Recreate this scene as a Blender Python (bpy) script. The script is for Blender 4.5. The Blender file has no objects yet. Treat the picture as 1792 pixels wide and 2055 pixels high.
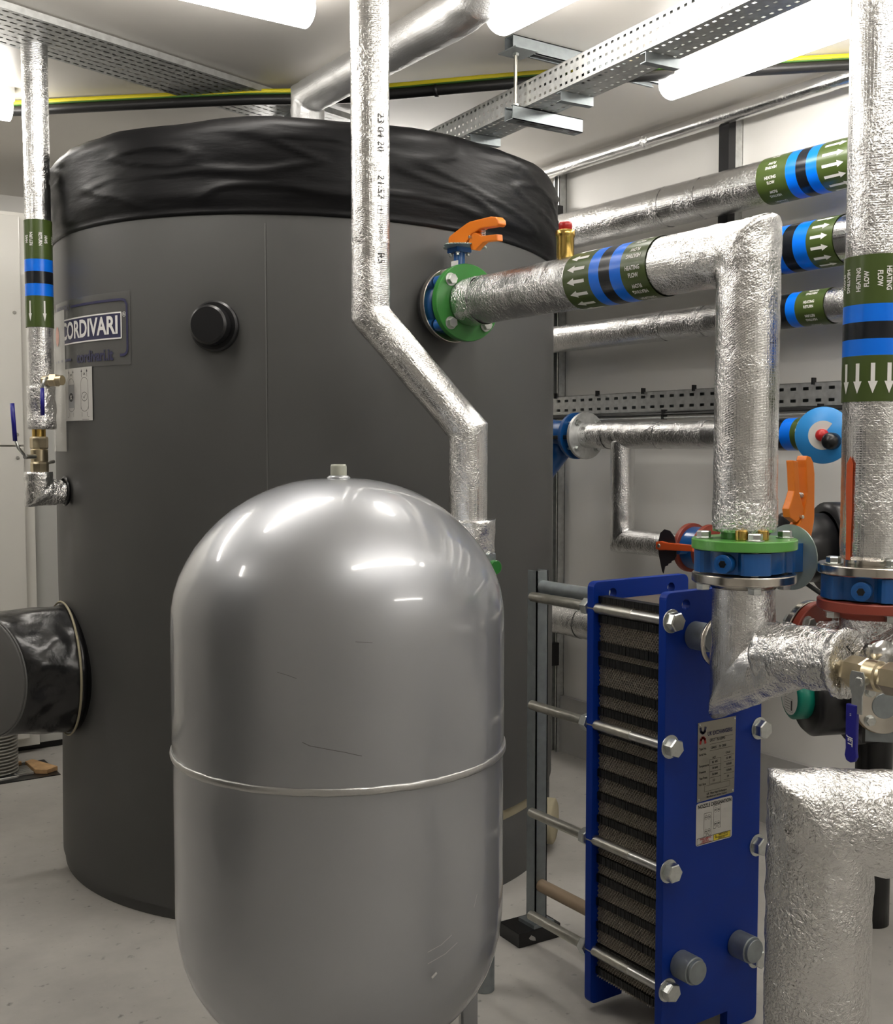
import bpy, bmesh, math, random
from mathutils import Vector, Matrix, noise
random.seed(7)
PI = math.pi
SC = bpy.context.scene
COL = SC.collection
V = Vector

# ------------------------------------------------------------------ objects and tags
def tag(o, label, cat, group=None, kind=None):
    if label: o['label'] = label
    if cat: o['category'] = cat
    if group: o['group'] = group
    if kind: o['kind'] = kind
    return o

def thing(name, loc, label, cat, group=None):
    o = bpy.data.objects.new(name, None)
    o.empty_display_size = .05
    COL.objects.link(o)
    o.location = loc
    return tag(o, label, cat, group)

def link(name, me, mat, parent=None, label=None, cat=None, group=None, kind=None, smooth=None):
    o = bpy.data.objects.new(name, me)
    COL.objects.link(o)
    if mat is not None and len(me.materials) == 0: me.materials.append(mat)
    if parent is not None:
        o.parent = parent
        o.matrix_parent_inverse = root_matrix(parent).inverted()
    tag(o, label, cat, group, kind)
    return o

def root_matrix(o):
    m = Matrix.Translation(o.location) if o.type == 'EMPTY' else Matrix.Identity(4)
    if o.parent is not None: m = Matrix.Identity(4) if o.type != 'EMPTY' else m
    return m

def copy_tree(o, delta, label=None, parent=None):
    c = o.copy(); COL.objects.link(c)
    if parent is None:
        c.location = o.location + delta
        if label: c['label'] = label
    else:
        c.parent = parent
        c.matrix_parent_inverse = o.matrix_parent_inverse.copy()
    for ch in [k for k in bpy.data.objects if k.parent == o]:
        copy_tree(ch, delta, None, c)
    return c

# ------------------------------------------------------------------ mesh builder
class MB:
    def __init__(s): s.v = []; s.f = []; s.sm = []; s.uv = {}
    def add(s, vs, fs, smooth=False, uvs=None):
        b = len(s.v)
        s.v += [tuple(v) for v in vs]
        for i, f in enumerate(fs):
            if uvs is not None: s.uv[len(s.f)] = uvs[i]
            s.f.append(tuple(b + k for k in f)); s.sm.append(smooth)
        return s
    def mesh(s, name='m'):
        me = bpy.data.meshes.new(name)
        me.from_pydata(s.v, [], s.f)
        me.polygons.foreach_set('use_smooth', s.sm)
        if s.uv:
            ul = me.uv_layers.new(name='UVMap')
            for i, p in enumerate(me.polygons):
                if i in s.uv:
                    for k, li in enumerate(p.loop_indices): ul.data[li].uv = s.uv[i][k]
        me.update()
        return me
    def build(s, name, mat, parent=None, label=None, cat=None, group=None, kind=None, bevel=0):
        me = s.mesh(name)
        if bevel:
            bm = bmesh.new(); bm.from_mesh(me)
            bmesh.ops.remove_doubles(bm, verts=bm.verts, dist=1e-5)
            es = [e for e in bm.edges if len(e.link_faces) == 2 and e.calc_face_angle(0) > .6]
            bmesh.ops.bevel(bm, geom=es, offset=bevel, segments=2, affect='EDGES', profile=.6, clamp_overlap=True)
            bm.to_mesh(me); bm.free()
        return link(name, me, mat, parent, label, cat, group, kind)
    # box between two corners
    def box(s, a, b, smooth=False):
        x0, y0, z0 = a; x1, y1, z1 = b
        vs = [(x0,y0,z0),(x1,y0,z0),(x1,y1,z0),(x0,y1,z0),(x0,y0,z1),(x1,y0,z1),(x1,y1,z1),(x0,y1,z1)]
        return s.add(vs, [(0,3,2,1),(4,5,6,7),(0,1,5,4),(1,2,6,5),(2,3,7,6),(3,0,4,7)], smooth)
    # prism: 2D outline in frame (o, ex, ey) extruded along ez by h
    def prism(s, pts, o, ex, ey, h, smooth=False, cap=True):
        o, ex, ey = V(o), V(ex), V(ey); ez = ex.cross(ey).normalized()
        n = len(pts)
        vs = [o + ex*p[0] + ey*p[1] for p in pts] + [o + ex*p[0] + ey*p[1] + ez*h for p in pts]
        fs = [(i, (i+1) % n, n + (i+1) % n, n + i) for i in range(n)]
        s.add(vs, fs, smooth)
        if cap:
            b = len(s.v) - 2*n
            s.f.append(tuple(b + i for i in reversed(range(n)))); s.sm.append(False)
            s.f.append(tuple(b + n + i for i in range(n))); s.sm.append(False)
        return s
    # lathe: profile (r, h) around axis
    def lathe(s, prof, o, ax, seg=48, smooth=True, closed=False, sharp=()):
        o = V(o); ax = V(ax).normalized(); ex, ey = perp(ax)
        n = len(prof)
        vs = []
        for r, h in prof:
            for k in range(seg):
                a = 2*PI*k/seg
                vs.append(o + ax*h + (ex*math.cos(a) + ey*math.sin(a))*max(r, 1e-5))
        fs = []
        for i in range(n-1 if not closed else n):
            j = (i+1) % n
            for k in range(seg):
                l = (k+1) % seg
                fs.append((i*seg+k, i*seg+l, j*seg+l, j*seg+k))
        return s.add(vs, fs, smooth)
    # crisp disc / cylinder with small chamfer (flat shaded ends, smooth side)
    def cyl(s, a, b, r, seg=40, ch=0.0012, r2=None):
        a, b = V(a), V(b); L = (b-a).length; ax = (b-a).normalized()
        r2 = r if r2 is None else r2
        ch = min(ch, L*.3, r*.3)
        for p in ([(0,0),(r-ch,0)], [(r-ch,0),(r,ch)], [(r,ch),(r2,L-ch)], [(r2,L-ch),(r2-ch,L)], [(r2-ch,L),(0,L)]):
            s.lathe(p, a, ax, seg)
        return s
    def hexa(s, a, b, r, rot=0, n=6):
        a, b = V(a), V(b); ax = (b-a).normalized(); ex, ey = perp(ax); L = (b-a).length
        ch = L*.14
        rings = [(r*.93, 0), (r, ch), (r, L-ch), (r*.9, L)]
        vs = []
        for rr, h in rings:
            for k in range(n):
                t = rot + 2*PI*k/n
                vs.append(a + ax*h + (ex*math.cos(t) + ey*math.sin(t))*rr)
        fs = []
        for i in range(3):
            for k in range(n): fs.append((i*n+k, i*n+(k+1) % n, (i+1)*n+(k+1) % n, (i+1)*n+k))
        fs.append(tuple(reversed(range(n)))); fs.append(tuple(3*n+k for k in range(n)))
        return s.add(vs, fs, False)

def perp(ax):
    ax = V(ax).normalized()
    h = V((0,0,1)) if abs(ax.z) < .9 else V((0,-1,0))
    ex = h.cross(ax).normalized(); ey = ax.cross(ex).normalized()
    return ex, ey

# swept tube with mitred corners, fine rings and a foil-like unevenness
def tube(mb, pts, rad, seg=48, step=.012, amp=.0009, cap=True, freq=28, crush=None):
    pts = [V(p) for p in pts]; rads = rad if isinstance(rad, (list, tuple)) else [rad]*len(pts)
    d = [(pts[i+1]-pts[i]).normalized() for i in range(len(pts)-1)]
    ex, ey = perp(d[0])
    rings = []; dist = 0
    frames = [(ex, ey)]
    for i in range(1, len(d)):
        q = d[i-1].rotation_difference(d[i]); ex = q @ ex; ey = q @ ey; frames.append((ex.copy(), ey.copy()))
    for i, dd in enumerate(d):
        L = (pts[i+1]-pts[i]).length; n = max(1, int(L/step))
        ex, ey = frames[i]
        n0 = (d[i-1]+dd).normalized() if i > 0 else dd
        n1 = (dd+d[i+1]).normalized() if i < len(d)-1 else dd
        for j in range(n+1):
            if j == 0 and i > 0: continue
            t = j/n; R = rads[i]*(1-t) + rads[i+1]*t
            ring = []
            for k in range(seg):
                a = 2*PI*k/seg
                off = ex*math.cos(a) + ey*math.sin(a)
                base0 = pts[i] + off*R; base1 = pts[i+1] + off*R
                # clip to mitre planes
                s0 = -(off*R).dot(n0)/dd.dot(n0); s1 = -(off*R).dot(n1)/dd.dot(n1)
                p = pts[i] + off*R + dd*(s0*(1-t) + (L+s1)*t)
                if amp:
                    m = amp
                    if crush:
                        for cp, cr, ca in crush:
                            w = (p-V(cp)).length
                            if w < cr: m += ca*(1-w/cr)
                    nn = noise.noise(p*freq) + .6*noise.noise(p*freq*2.7)
                    p = p + off*(m*nn)
                ring.append(p)
            rings.append((ring, dist + L*t))
        dist += L
    vs = [p for r, _ in rings for p in r]; fs = []; uv = []
    for i in range(len(rings)-1):
        for k in range(seg):
            l = (k+1) % seg
            fs.append((i*seg+k, i*seg+l, (i+1)*seg+l, (i+1)*seg+k))
            u0 = k/seg*2*PI*rads[0]; u1 = (k+1)/seg*2*PI*rads[0]
            uv.append([(u0, rings[i][1]), (u1, rings[i][1]), (u1, rings[i+1][1]), (u0, rings[i+1][1])])
    mb.add(vs, fs, True, uv)
    if cap:
        b = len(mb.v) - len(vs)
        mb.f.append(tuple(b + k for k in reversed(range(seg)))); mb.sm.append(False)
        b2 = b + (len(rings)-1)*seg
        mb.f.append(tuple(b2 + k for k in range(seg))); mb.sm.append(False)
    return mb

def arc_path(c, a, b, n=8):     # quarter bend from point a via corner c to b
    c, a, b = V(c), V(a), V(b); out = []
    for i in range(n+1):
        t = i/n
        out.append(a*(1-t)**2 + c*2*t*(1-t) + b*t*t)
    return out

# ------------------------------------------------------------------ text
_fc = {}
def text_geo(body, size):
    key = (body, size)
    if key in _fc: return _fc[key]
    cu = bpy.data.curves.new('t', 'FONT'); cu.body = body; cu.size = size
    cu.align_x = 'CENTER'; cu.align_y = 'CENTER'; cu.offset = size*(0 if body in ('23 04 20','21:57','2470/20','R5') else .028); cu.resolution_u = 3
    o = bpy.data.objects.new('t', cu); COL.objects.link(o)
    dg = bpy.context.evaluated_depsgraph_get()
    me = bpy.data.meshes.new_from_object(o.evaluated_get(dg))
    vs = [(v.co.x, v.co.y) for v in me.vertices]; fs = [tuple(p.vertices) for p in me.polygons]
    bpy.data.objects.remove(o); bpy.data.curves.remove(cu); bpy.data.meshes.remove(me)
    _fc[key] = (vs, fs)
    return vs, fs

class Decal:                      # flat artwork laid on a surface by a mapping (u, v, h) -> point
    def __init__(s, fn): s.fn = fn; s.mb = MB()
    def text(s, body, size, u=0, v=0, rot=0, h=.0008, sx=1, slant=0):
        vs, fs = text_geo(body, size); c, n = math.cos(rot), math.sin(rot)
        P = []
        for a, b in vs:
            a = a*sx + slant*b
            P.append(s.fn(u + a*c - b*n, v + a*n + b*c, h))
        s.mb.add(P, fs); return s
    def rect(s, u0, v0, u1, v1, h=.0004, n=1):
        P = []; F = []
        for i in range(n+1):
            u = u0 + (u1-u0)*i/n
            P += [s.fn(u, v0, h), s.fn(u, v1, h)]
        for i in range(n): F.append((2*i, 2*i+2, 2*i+3, 2*i+1))
        s.mb.add(P, F); return s
    def poly(s, pts, h=.0008):
        s.mb.add([s.fn(a, b, h) for a, b in pts], [tuple(range(len(pts)))]); return s
    def line(s, pts, w, h=.0008, closed=False):
        n = len(pts); rng = range(n if closed else n-1)
        for i in rng:
            a, b = V(pts[i]), V(pts[(i+1) % n]); d = b-a
            if d.length < 1e-6: continue
            d.normalize(); q = V((-d.y, d.x))*w/2; e = d*w*.35
            P = [a-e-q, b+e-q, b+e+q, a-e+q]
            s.poly([(p.x, p.y) for p in P], h)
        return s
    def ring(s, u, v, ru, rv, w, h=.0008, n=28, a0=0, a1=2*PI):
        return s.line([(u+ru*math.cos(a0+(a1-a0)*k/n), v+rv*math.sin(a0+(a1-a0)*k/n)) for k in range(n+1)], w, h)
    def disc(s, u, v, ru, rv, h=.0008, n=24):
        return s.poly([(u+ru*math.cos(2*PI*k/n), v+rv*math.sin(2*PI*k/n)) for k in range(n)], h)
    def build(s, name, mat, parent, label=None):
        return s.mb.build(name, mat, parent, label)

# ------------------------------------------------------------------ materials
def mat(name, col, rough=.5, metal=0, spec=.5, coat=0, bump=None, var=None, trans=0, alpha=1, emit=None):
    m = bpy.data.materials.new(name); m.use_nodes = True
    nt = m.node_tree; b = nt.nodes['Principled BSDF']
    b.inputs['Base Color'].default_value = (*col, 1)
    b.inputs['Roughness'].default_value = rough
    b.inputs['Metallic'].default_value = metal
    b.inputs['Specular IOR Level'].default_value = spec
    b.inputs['Coat Weight'].default_value = coat
    b.inputs['Coat Roughness'].default_value = .07
    b.inputs['Transmission Weight'].default_value = trans
    b.inputs['Alpha'].default_value = alpha
    if emit:
        b.inputs['Emission Color'].default_value = (*emit[0], 1); b.inputs['Emission Strength'].default_value = emit[1]
    tc = nt.nodes.new('ShaderNodeTexCoord')
    if var:      # (scale, amount[, stretch])
        n = nt.nodes.new('ShaderNodeTexNoise'); n.inputs['Scale'].default_value = var[0]; n.inputs['Detail'].default_value = 5
        mp = nt.nodes.new('ShaderNodeMapping')
        if len(var) > 2: mp.inputs['Scale'].default_value = var[2]
        nt.links.new(tc.outputs['Object'], mp.inputs['Vector']); nt.links.new(mp.outputs['Vector'], n.inputs['Vector'])
        r = nt.nodes.new('ShaderNodeMapRange'); r.inputs[1].default_value = .3; r.inputs[2].default_value = .7
        r.inputs[3].default_value = 1-var[1]; r.inputs[4].default_value = 1+var[1]
        nt.links.new(n.outputs['Fac'], r.inputs[0])
        mx = nt.nodes.new('ShaderNodeVectorMath'); mx.operation = 'SCALE'; mx.inputs[0].default_value = col
        nt.links.new(r.outputs[0], mx.inputs['Scale']); nt.links.new(mx.outputs[0], b.inputs['Base Color'])
    if bump:     # (scale, strength, distance[, stretch])
        n = nt.nodes.new('ShaderNodeTexNoise'); n.inputs['Scale'].default_value = bump[0]; n.inputs['Detail'].default_value = 4
        mp = nt.nodes.new('ShaderNodeMapping')
        if len(bump) > 3: mp.inputs['Scale'].default_value = bump[3]
        nt.links.new(tc.outputs['Object'], mp.inputs['Vector']); nt.links.new(mp.outputs['Vector'], n.inputs['Vector'])
        bp = nt.nodes.new('ShaderNodeBump'); bp.inputs['Strength'].default_value = bump[1]; bp.inputs['Distance'].default_value = bump[2]
        nt.links.new(n.outputs['Fac'], bp.inputs['Height']); nt.links.new(bp.outputs[0], b.inputs['Normal'])
    return m

def foil_mat(name, wrinkle=1.0, scrim=1.0, col=(.79,.79,.785), rough=.17):
    m = bpy.data.materials.new(name); m.use_nodes = True
    nt = m.node_tree; b = nt.nodes['Principled BSDF']; N = nt.nodes.new; L = nt.links.new
    b.inputs['Metallic'].default_value = 1; b.inputs['Base Color'].default_value = (*col, 1)
    tc = N('ShaderNodeTexCoord')
    # crinkles: ridged creases at two sizes
    nz = N('ShaderNodeTexNoise'); nz.inputs['Scale'].default_value = 14; nz.inputs['Detail'].default_value = 3
    L(tc.outputs['Object'], nz.inputs['Vector'])
    mx = N('ShaderNodeVectorMath'); mx.operation = 'MULTIPLY_ADD'; mx.inputs[1].default_value = (.05,.05,.05)
    L(nz.outputs['Color'], mx.inputs[0]); L(tc.outputs['Object'], mx.inputs[2])
    vo = N('ShaderNodeTexNoise'); vo.noise_type = 'RIDGED_MULTIFRACTAL'; vo.inputs['Scale'].default_value = 34; vo.inputs['Detail'].default_value = 3; vo.inputs['Roughness'].default_value = .6
    L(mx.outputs[0], vo.inputs['Vector'])
    vr = N('ShaderNodeMapRange'); vr.inputs[1].default_value = .3; vr.inputs[2].default_value = 2.2; L(vo.outputs['Fac'], vr.inputs[0])
    n2 = N('ShaderNodeTexNoise'); n2.inputs['Scale'].default_value = 120; n2.inputs['Detail'].default_value = 3; n2.inputs['Distortion'].default_value = 1.0
    L(tc.outputs['Object'], n2.inputs['Vector'])
    # patches where the foil is smoother
    n3 = N('ShaderNodeTexNoise'); n3.inputs['Scale'].default_value = 9; L(tc.outputs['Object'], n3.inputs['Vector'])
    pr = N('ShaderNodeMapRange'); pr.inputs[1].default_value = .4; pr.inputs[2].default_value = .65; pr.inputs[3].default_value = .25; L(n3.outputs['Fac'], pr.inputs[0])
    ad = N('ShaderNodeMath'); ad.operation = 'MULTIPLY_ADD'; ad.inputs[1].default_value = 1.8; L(vr.outputs[0], ad.inputs[0]); L(n2.outputs['Fac'], ad.inputs[2])
    mu = N('ShaderNodeMath'); mu.operation = 'MULTIPLY'; L(ad.outputs[0], mu.inputs[0]); L(pr.outputs[0], mu.inputs[1])
    b1 = N('ShaderNodeBump'); b1.inputs['Strength'].default_value = min(1, .8*wrinkle); b1.inputs['Distance'].default_value = .0042*max(1, wrinkle)
    L(mu.outputs[0], b1.inputs['Height'])
    # scrim threads under the foil: rings every few millimetres
    wv = N('ShaderNodeTexWave'); wv.wave_type = 'BANDS'; wv.bands_direction = 'Y'; wv.inputs['Scale'].default_value = 66; wv.inputs['Distortion'].default_value = .6; wv.inputs['Detail Scale'].default_value = 30
    L(tc.outputs['UV'], wv.inputs['Vector'])
    wx = N('ShaderNodeTexWave'); wx.wave_type = 'BANDS'; wx.bands_direction = 'X'; wx.inputs['Scale'].default_value = 48; wx.inputs['Distortion'].default_value = .3
    L(tc.outputs['UV'], wx.inputs['Vector'])
    p1 = N('ShaderNodeMath'); p1.operation = 'POWER'; p1.inputs[1].default_value = 8; L(wv.outputs['Fac'], p1.inputs[0])
    p2 = N('ShaderNodeMath'); p2.operation = 'POWER'; p2.inputs[1].default_value = 10; L(wx.outputs['Fac'], p2.inputs[0])
    mxx = N('ShaderNodeMath'); mxx.operation = 'MAXIMUM'; L(p1.outputs[0], mxx.inputs[0]); L(p2.outputs[0], mxx.inputs[1])
    b2 = N('ShaderNodeBump'); b2.inputs['Strength'].default_value = .28*scrim; b2.inputs['Distance'].default_value = .0007
    L(mxx.outputs[0], b2.inputs['Height']); L(b1.outputs[0], b2.inputs['Normal']); L(b2.outputs[0], b.inputs['Normal'])
    rr = N('ShaderNodeMapRange'); rr.inputs[3].default_value = rough; rr.inputs[4].default_value = rough+.14; L(n3.outputs['Fac'], rr.inputs[0]); L(rr.outputs[0], b.inputs['Roughness'])
    return m

M = {}
M['wall'] = mat('wall_paint', (.80,.785,.75), .42, bump=(30,.1,.002), var=(1.6,.04))
M['ceil'] = mat('ceiling_paint', (.80,.765,.71), .38, bump=(12,.1,.004), var=(1.2,.04))
M['kerb'] = mat('grey_kerb_paint', (.42,.415,.40), .5, bump=(60,.15,.002), var=(8,.08))
M['foil'] = foil_mat('foil_wrap')
M['foil_c'] = foil_mat('crumpled_foil', 1.7, .5)
M['foil_m'] = foil_mat('matt_foil', .5, .6, rough=.42)
M['foil_s'] = foil_mat('smooth_foil', .45, .6, rough=.14)
M['tank'] = mat('dark_grey_jacket', (.068,.068,.066), .5, bump=(260,.12,.0006), var=(3,.06))
M['cover'] = mat('black_vinyl', (.003,.003,.0035), .42, spec=.17, bump=(8,.22,.008,(1,1,5)))
M['boot'] = mat('black_leatherette', (.009,.009,.010), .27, spec=.6, bump=(16,.35,.01))
M['face'] = mat('grey_vinyl_face', (.115,.115,.112), .5, bump=(200,.1,.0008))
M['black'] = mat('black_plastic', (.008,.008,.009), .3)
M['rubber'] = mat('black_rubber', (.015,.015,.015), .6)
M['galv'] = mat('galvanised_steel', (.60,.61,.60), .42, .75, var=(45,.14))
M['galvd'] = mat('dull_galvanised_steel', (.30,.33,.34), .5, .8, var=(40,.1))
M['zinc'] = mat('zinc_plated_bolt', (.62,.64,.62), .3, 1, var=(90,.08))
M['rod'] = mat('threaded_rod_steel', (.48,.47,.42), .36, 1, bump=(900,.4,.0006,(.2,1,.2)), var=(60,.12))
M['rods'] = mat('plain_rod_steel', (.55,.55,.53), .3, 1, var=(60,.1))
M['steel'] = mat('stainless_flange', (.66,.62,.56), .2, 1, var=(24,.08))
M['green'] = mat('green_enamel', (.03,.19,.03), .28, coat=.3)
M['greenb'] = mat('bright_green_enamel', (.11,.36,.07), .3, coat=.3)
M['teal'] = mat('green_pump_plastic', (.0,.19,.13), .35)
M['blue'] = mat('valve_blue', (.005,.085,.30), .32, coat=.3)
M['hx'] = mat('exchanger_blue', (.0,.026,.25), .45, spec=.25, var=(4,.08))
M['orange'] = mat('orange_lever', (.74,.19,.012), .4)
M['orangev'] = mat('vermilion_lever', (.60,.09,.02), .4)
M['red'] = mat('red_oxide_flange', (.28,.05,.03), .45)
M['redcap'] = mat('red_plastic_cap', (.45,.02,.02), .35)
M['brass'] = mat('brass', (.62,.42,.12), .25, 1)
M['bronze'] = mat('nickel_brass', (.56,.48,.33), .3, 1, var=(40,.08))
M['lever'] = mat('blue_lever_sleeve', (.012,.012,.22), .35)
M['navy'] = mat('navy_print', (.022,.022,.075), .4)
M['white'] = mat('white_print', (.82,.81,.78), .5)
M['ink'] = mat('black_print', (.02,.02,.02), .5)
M['redink'] = mat('red_print', (.45,.03,.03), .5)
M['pinkish'] = mat('faded_red_print', (.55,.30,.24), .5)
M['paper'] = mat('paper_label', (.56,.55,.52), .55)
M['paperg'] = mat('grey_print', (.33,.33,.33), .55)
M['film'] = mat('clear_film', (.16,.16,.155), .18, bump=(40,.1,.001), alpha=.55)
M['plastic_film'] = mat('clear_plastic_strip', (.75,.74,.70), .2, alpha=.55)
M['olive'] = mat('olive_tape', (.055,.085,.018), .3, bump=(60,.12,.001))
M['tblue'] = mat('blue_tape', (.0,.16,.80), .28, bump=(60,.12,.001))
M['tblack'] = mat('black_tape', (.008,.010,.014), .25, bump=(60,.12,.001))
M['vessel'] = mat('silver_paint', (.425,.44,.465), .42, .7, coat=1, bump=(240,.03,.0004), var=(2.2,.05))
M['bead'] = mat('weld_bead', (.55,.55,.54), .33, .85, bump=(130,.6,.0015))
M['plug'] = mat('cream_plug', (.42,.43,.36), .35)
M['scr'] = mat('scratch', (.16,.16,.155), .5, .3)
M['scrl'] = mat('pale_scuff', (.66,.66,.65), .5, .5)
M['beige'] = mat('beige_foam', (.36,.32,.22), .8, bump=(90,.4,.002))
M['bbar'] = mat('weathered_bar', (.33,.25,.17), .5, .4)
M['plate'] = mat('exchanger_plate_edge', (.55,.50,.43), .38, .7)
M['gask'] = mat('gasket_rubber', (.004,.004,.004), .4)
M['label_steel'] = mat('nameplate_steel', (.30,.285,.25), .35, .75)
M['yellow'] = mat('yellow_print', (.75,.60,.03), .45)
M['cableyg'] = mat('yellow_cable', (.72,.62,.02), .4)
M['cableg'] = mat('green_cable', (.05,.13,.02), .4)
M['cablek'] = mat('black_cable', (.012,.012,.012), .4)
M['cab'] = mat('cream_white_panel', (.86,.84,.78), .22, coat=.3, bump=(6,.1,.004))
M['cabg'] = mat('grey_panel', (.58,.58,.55), .4)
M['hose'] = mat('grey_hose', (.35,.34,.31), .5)
M['wood'] = mat('timber_batten', (.52,.32,.15), .6, var=(30,.2))
M['dial'] = mat('blue_dial', (.03,.25,.62), .35)
M['notch'] = mat('dark_notch_plate', (.055,.05,.06), .35, .6)
M['notchs'] = mat('passivated_plate', (.42,.50,.47), .3, .6, var=(12,.2))
M['lamp'] = mat('lamp_diffuser', (.9,.9,.9), .5, emit=((1.0,.957,.90), 30))
M['lampb'] = mat('lamp_body', (.8,.8,.78), .4)

# floor: pale grey paint with scuffs and dark stains
def floor_mat():
    m = bpy.data.materials.new('grey_floor_paint'); m.use_nodes = True
    nt = m.node_tree; b = nt.nodes['Principled BSDF']; N = nt.nodes.new; L = nt.links.new
    tc = N('ShaderNodeTexCoord')
    a = N('ShaderNodeTexNoise'); a.inputs['Scale'].default_value = 2.2; a.inputs['Detail'].default_value = 8; a.inputs['Roughness'].default_value = .65; L(tc.outputs['Object'], a.inputs['Vector'])
    c = N('ShaderNodeTexNoise'); c.inputs['Scale'].default_value = 34; c.inputs['Detail'].default_value = 6; L(tc.outputs['Object'], c.inputs['Vector'])
    r = N('ShaderNodeValToRGB'); r.color_ramp.elements[0].position = .3; r.color_ramp.elements[0].color = (.33,.32,.30,1)
    r.color_ramp.elements[1].position = .62; r.color_ramp.elements[1].color = (.46,.445,.415,1); L(a.outputs['Fac'], r.inputs[0])
    k = N('ShaderNodeValToRGB'); k.color_ramp.elements[0].position = .24; k.color_ramp.elements[0].color = (.25,.25,.24,1)
    k.color_ramp.elements[1].position = .36; k.color_ramp.elements[1].color = (1,1,1,1); L(c.outputs['Fac'], k.inputs[0])
    mx = N('ShaderNodeMix'); mx.data_type = 'RGBA'; mx.blend_type = 'MULTIPLY'; mx.inputs[0].default_value = .8
    L(r.outputs[0], mx.inputs[6]); L(k.outputs[0], mx.inputs[7]); L(mx.outputs[2], b.inputs['Base Color'])
    b.inputs['Roughness'].default_value = .42
    bp = N('ShaderNodeBump'); bp.inputs['Strength'].default_value = .15; bp.inputs['Distance'].default_value = .003; L(c.outputs['Fac'], bp.inputs['Height']); L(bp.outputs[0], b.inputs['Normal'])
    return m
M['floor'] = floor_mat()

# ------------------------------------------------------------------ room shell
X0, X1, Y0, Y1, ZC = -2.3, 3.171, -2.6, 5.75, 2.56
def shell(name, a, b, m):
    return MB().box(a, b).build(name, m, kind='structure')
shell('floor', (X0-.1,Y0-.1,-.1), (X1+.1,Y1+.1,0), M['floor'])
shell('ceiling', (X0-.1,Y0-.1,ZC), (X1+.1,Y1+.1,ZC+.1), M['ceil'])
shell('wall_right', (X1,Y0-.1,0), (X1+.1,Y1+.1,ZC), M['wall'])
shell('wall_left', (X0-.1,Y0-.1,0), (X0,Y1+.1,ZC), M['wall'])
shell('wall_back', (X0,Y1,0), (X1,Y1+.1,ZC), M['wall'])
shell('wall_front', (X0,Y0-.1,0), (X1,Y0,ZC), M['wall'])
shell('baseboard_right', (X1-.02,Y0,0), (X1,Y1,.25), M['kerb'])

# ------------------------------------------------------------------ fasteners
def bolt(parent, p, d, r=.0135, head=.012, washer=True, shank=0, name='bolt', m=None, rot=None):
    p, d = V(p), V(d).normalized(); mb = MB()
    if washer: mb.cyl(p, p + d*.0025, r*1.22, 24, .0005)
    mb.hexa(p + d*.0025, p + d*(.0025+head), r, random.uniform(0, 1) if rot is None else rot)
    if shank: mb.cyl(p, p - d*shank, r*.52, 14, .0003)
    return mb.build(name, m or M['zinc'], parent)

def ring_outline(rb, rl, angs, wid, n=96):
    out = []
    for k in range(n):
        t = 2*PI*k/n; r = rb
        for a in angs:
            d = abs((t-a+PI) % (2*PI) - PI)
            if d < wid: r = rl
            elif d < wid+.09: r = max(r, rl - (rl-rb)*(d-wid)/.09)
        out.append((r*math.cos(t), r*math.sin(t)))
    return out

# ------------------------------------------------------------------ marking tape round a pipe
def marking(parent, P0, e, nrm, R, segs, lines=None, size=.017, reps=10, text_dir=1, arrow_dir=1, phase=0):
    """P0 start on the axis, e axis direction; segs list of (kind, length)"""
    P0, e, nrm = V(P0), V(e).normalized(), V(nrm).normalized(); s = 0
    up = nrm.cross(e)
    def at(a, phi, h):
        return P0 + e*a + (nrm*math.cos(phi) + up*math.sin(phi))*(R + h)
    tot = sum(l for _, l in segs)
    base = MB()
    tape = None
    for kind, l in segs:
        m = {'blue':M['tblue'],'black':M['tblack']}.get(kind, M['olive'])
        mb = MB(); n = 56; h = .0016
        rows = [at(s, 2*PI*k/n, h) for k in range(n)] + [at(s+l, 2*PI*k/n, h) for k in range(n)]
        mb.add(rows, [(k, (k+1) % n, n+(k+1) % n, n+k) for k in range(n)], True)
        if tape is None:
            tape = mb.build('marking_tape', m, parent, 'olive green pipe marking tape with blue and black bands' if len(segs) > 1 else 'olive green pipe marking tape')
        else:
            mb.build({'blue':'blue_band','black':'black_band'}.get(kind, 'olive_band'), m, tape)
        if kind in ('arrows', 'text'):
            D = Decal(None)
            nr = reps + (4 if kind == 'arrows' and reps > 6 else 0)
            for q in range(nr):
                ph = phase + 2*PI*q/nr
                if kind == 'arrows':
                    sg = arrow_dir; L = l*.66; hw = l*.15*1.5; w = .0075*R/.064
                    def fn(u, v, h, ph=ph, sg=sg): return at(s + l/2 + sg*u, ph + v/R, h + .0018)
                    D.fn = fn
                    D.rect(-L/2, -w/2, L/2-.022, w/2, .0006, 2)
                    D.poly([(L/2-.024, -w*1.15), (L/2, 0), (L/2-.024, w*1.15)], .0006)
                else:
                    sg = text_dir * (1 if q % 2 == 0 else -1)
                    def fn(u, v, h, ph=ph, sg=sg): return at(s + l/2 + sg*u, ph + sg*v/R, h + .0018)
                    D.fn = fn
                    if len(lines) == 2:
                        D.text(lines[0], size, 0, size*.56, sx=.84); D.text(lines[1], size, 0, -size*.66, sx=.84)
            D.build('arrows' if kind == 'arrows' else 'lettering', M['white'], tape, 'white arrows' if kind == 'arrows' else 'white lettering')
        s += l
    return tape

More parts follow.
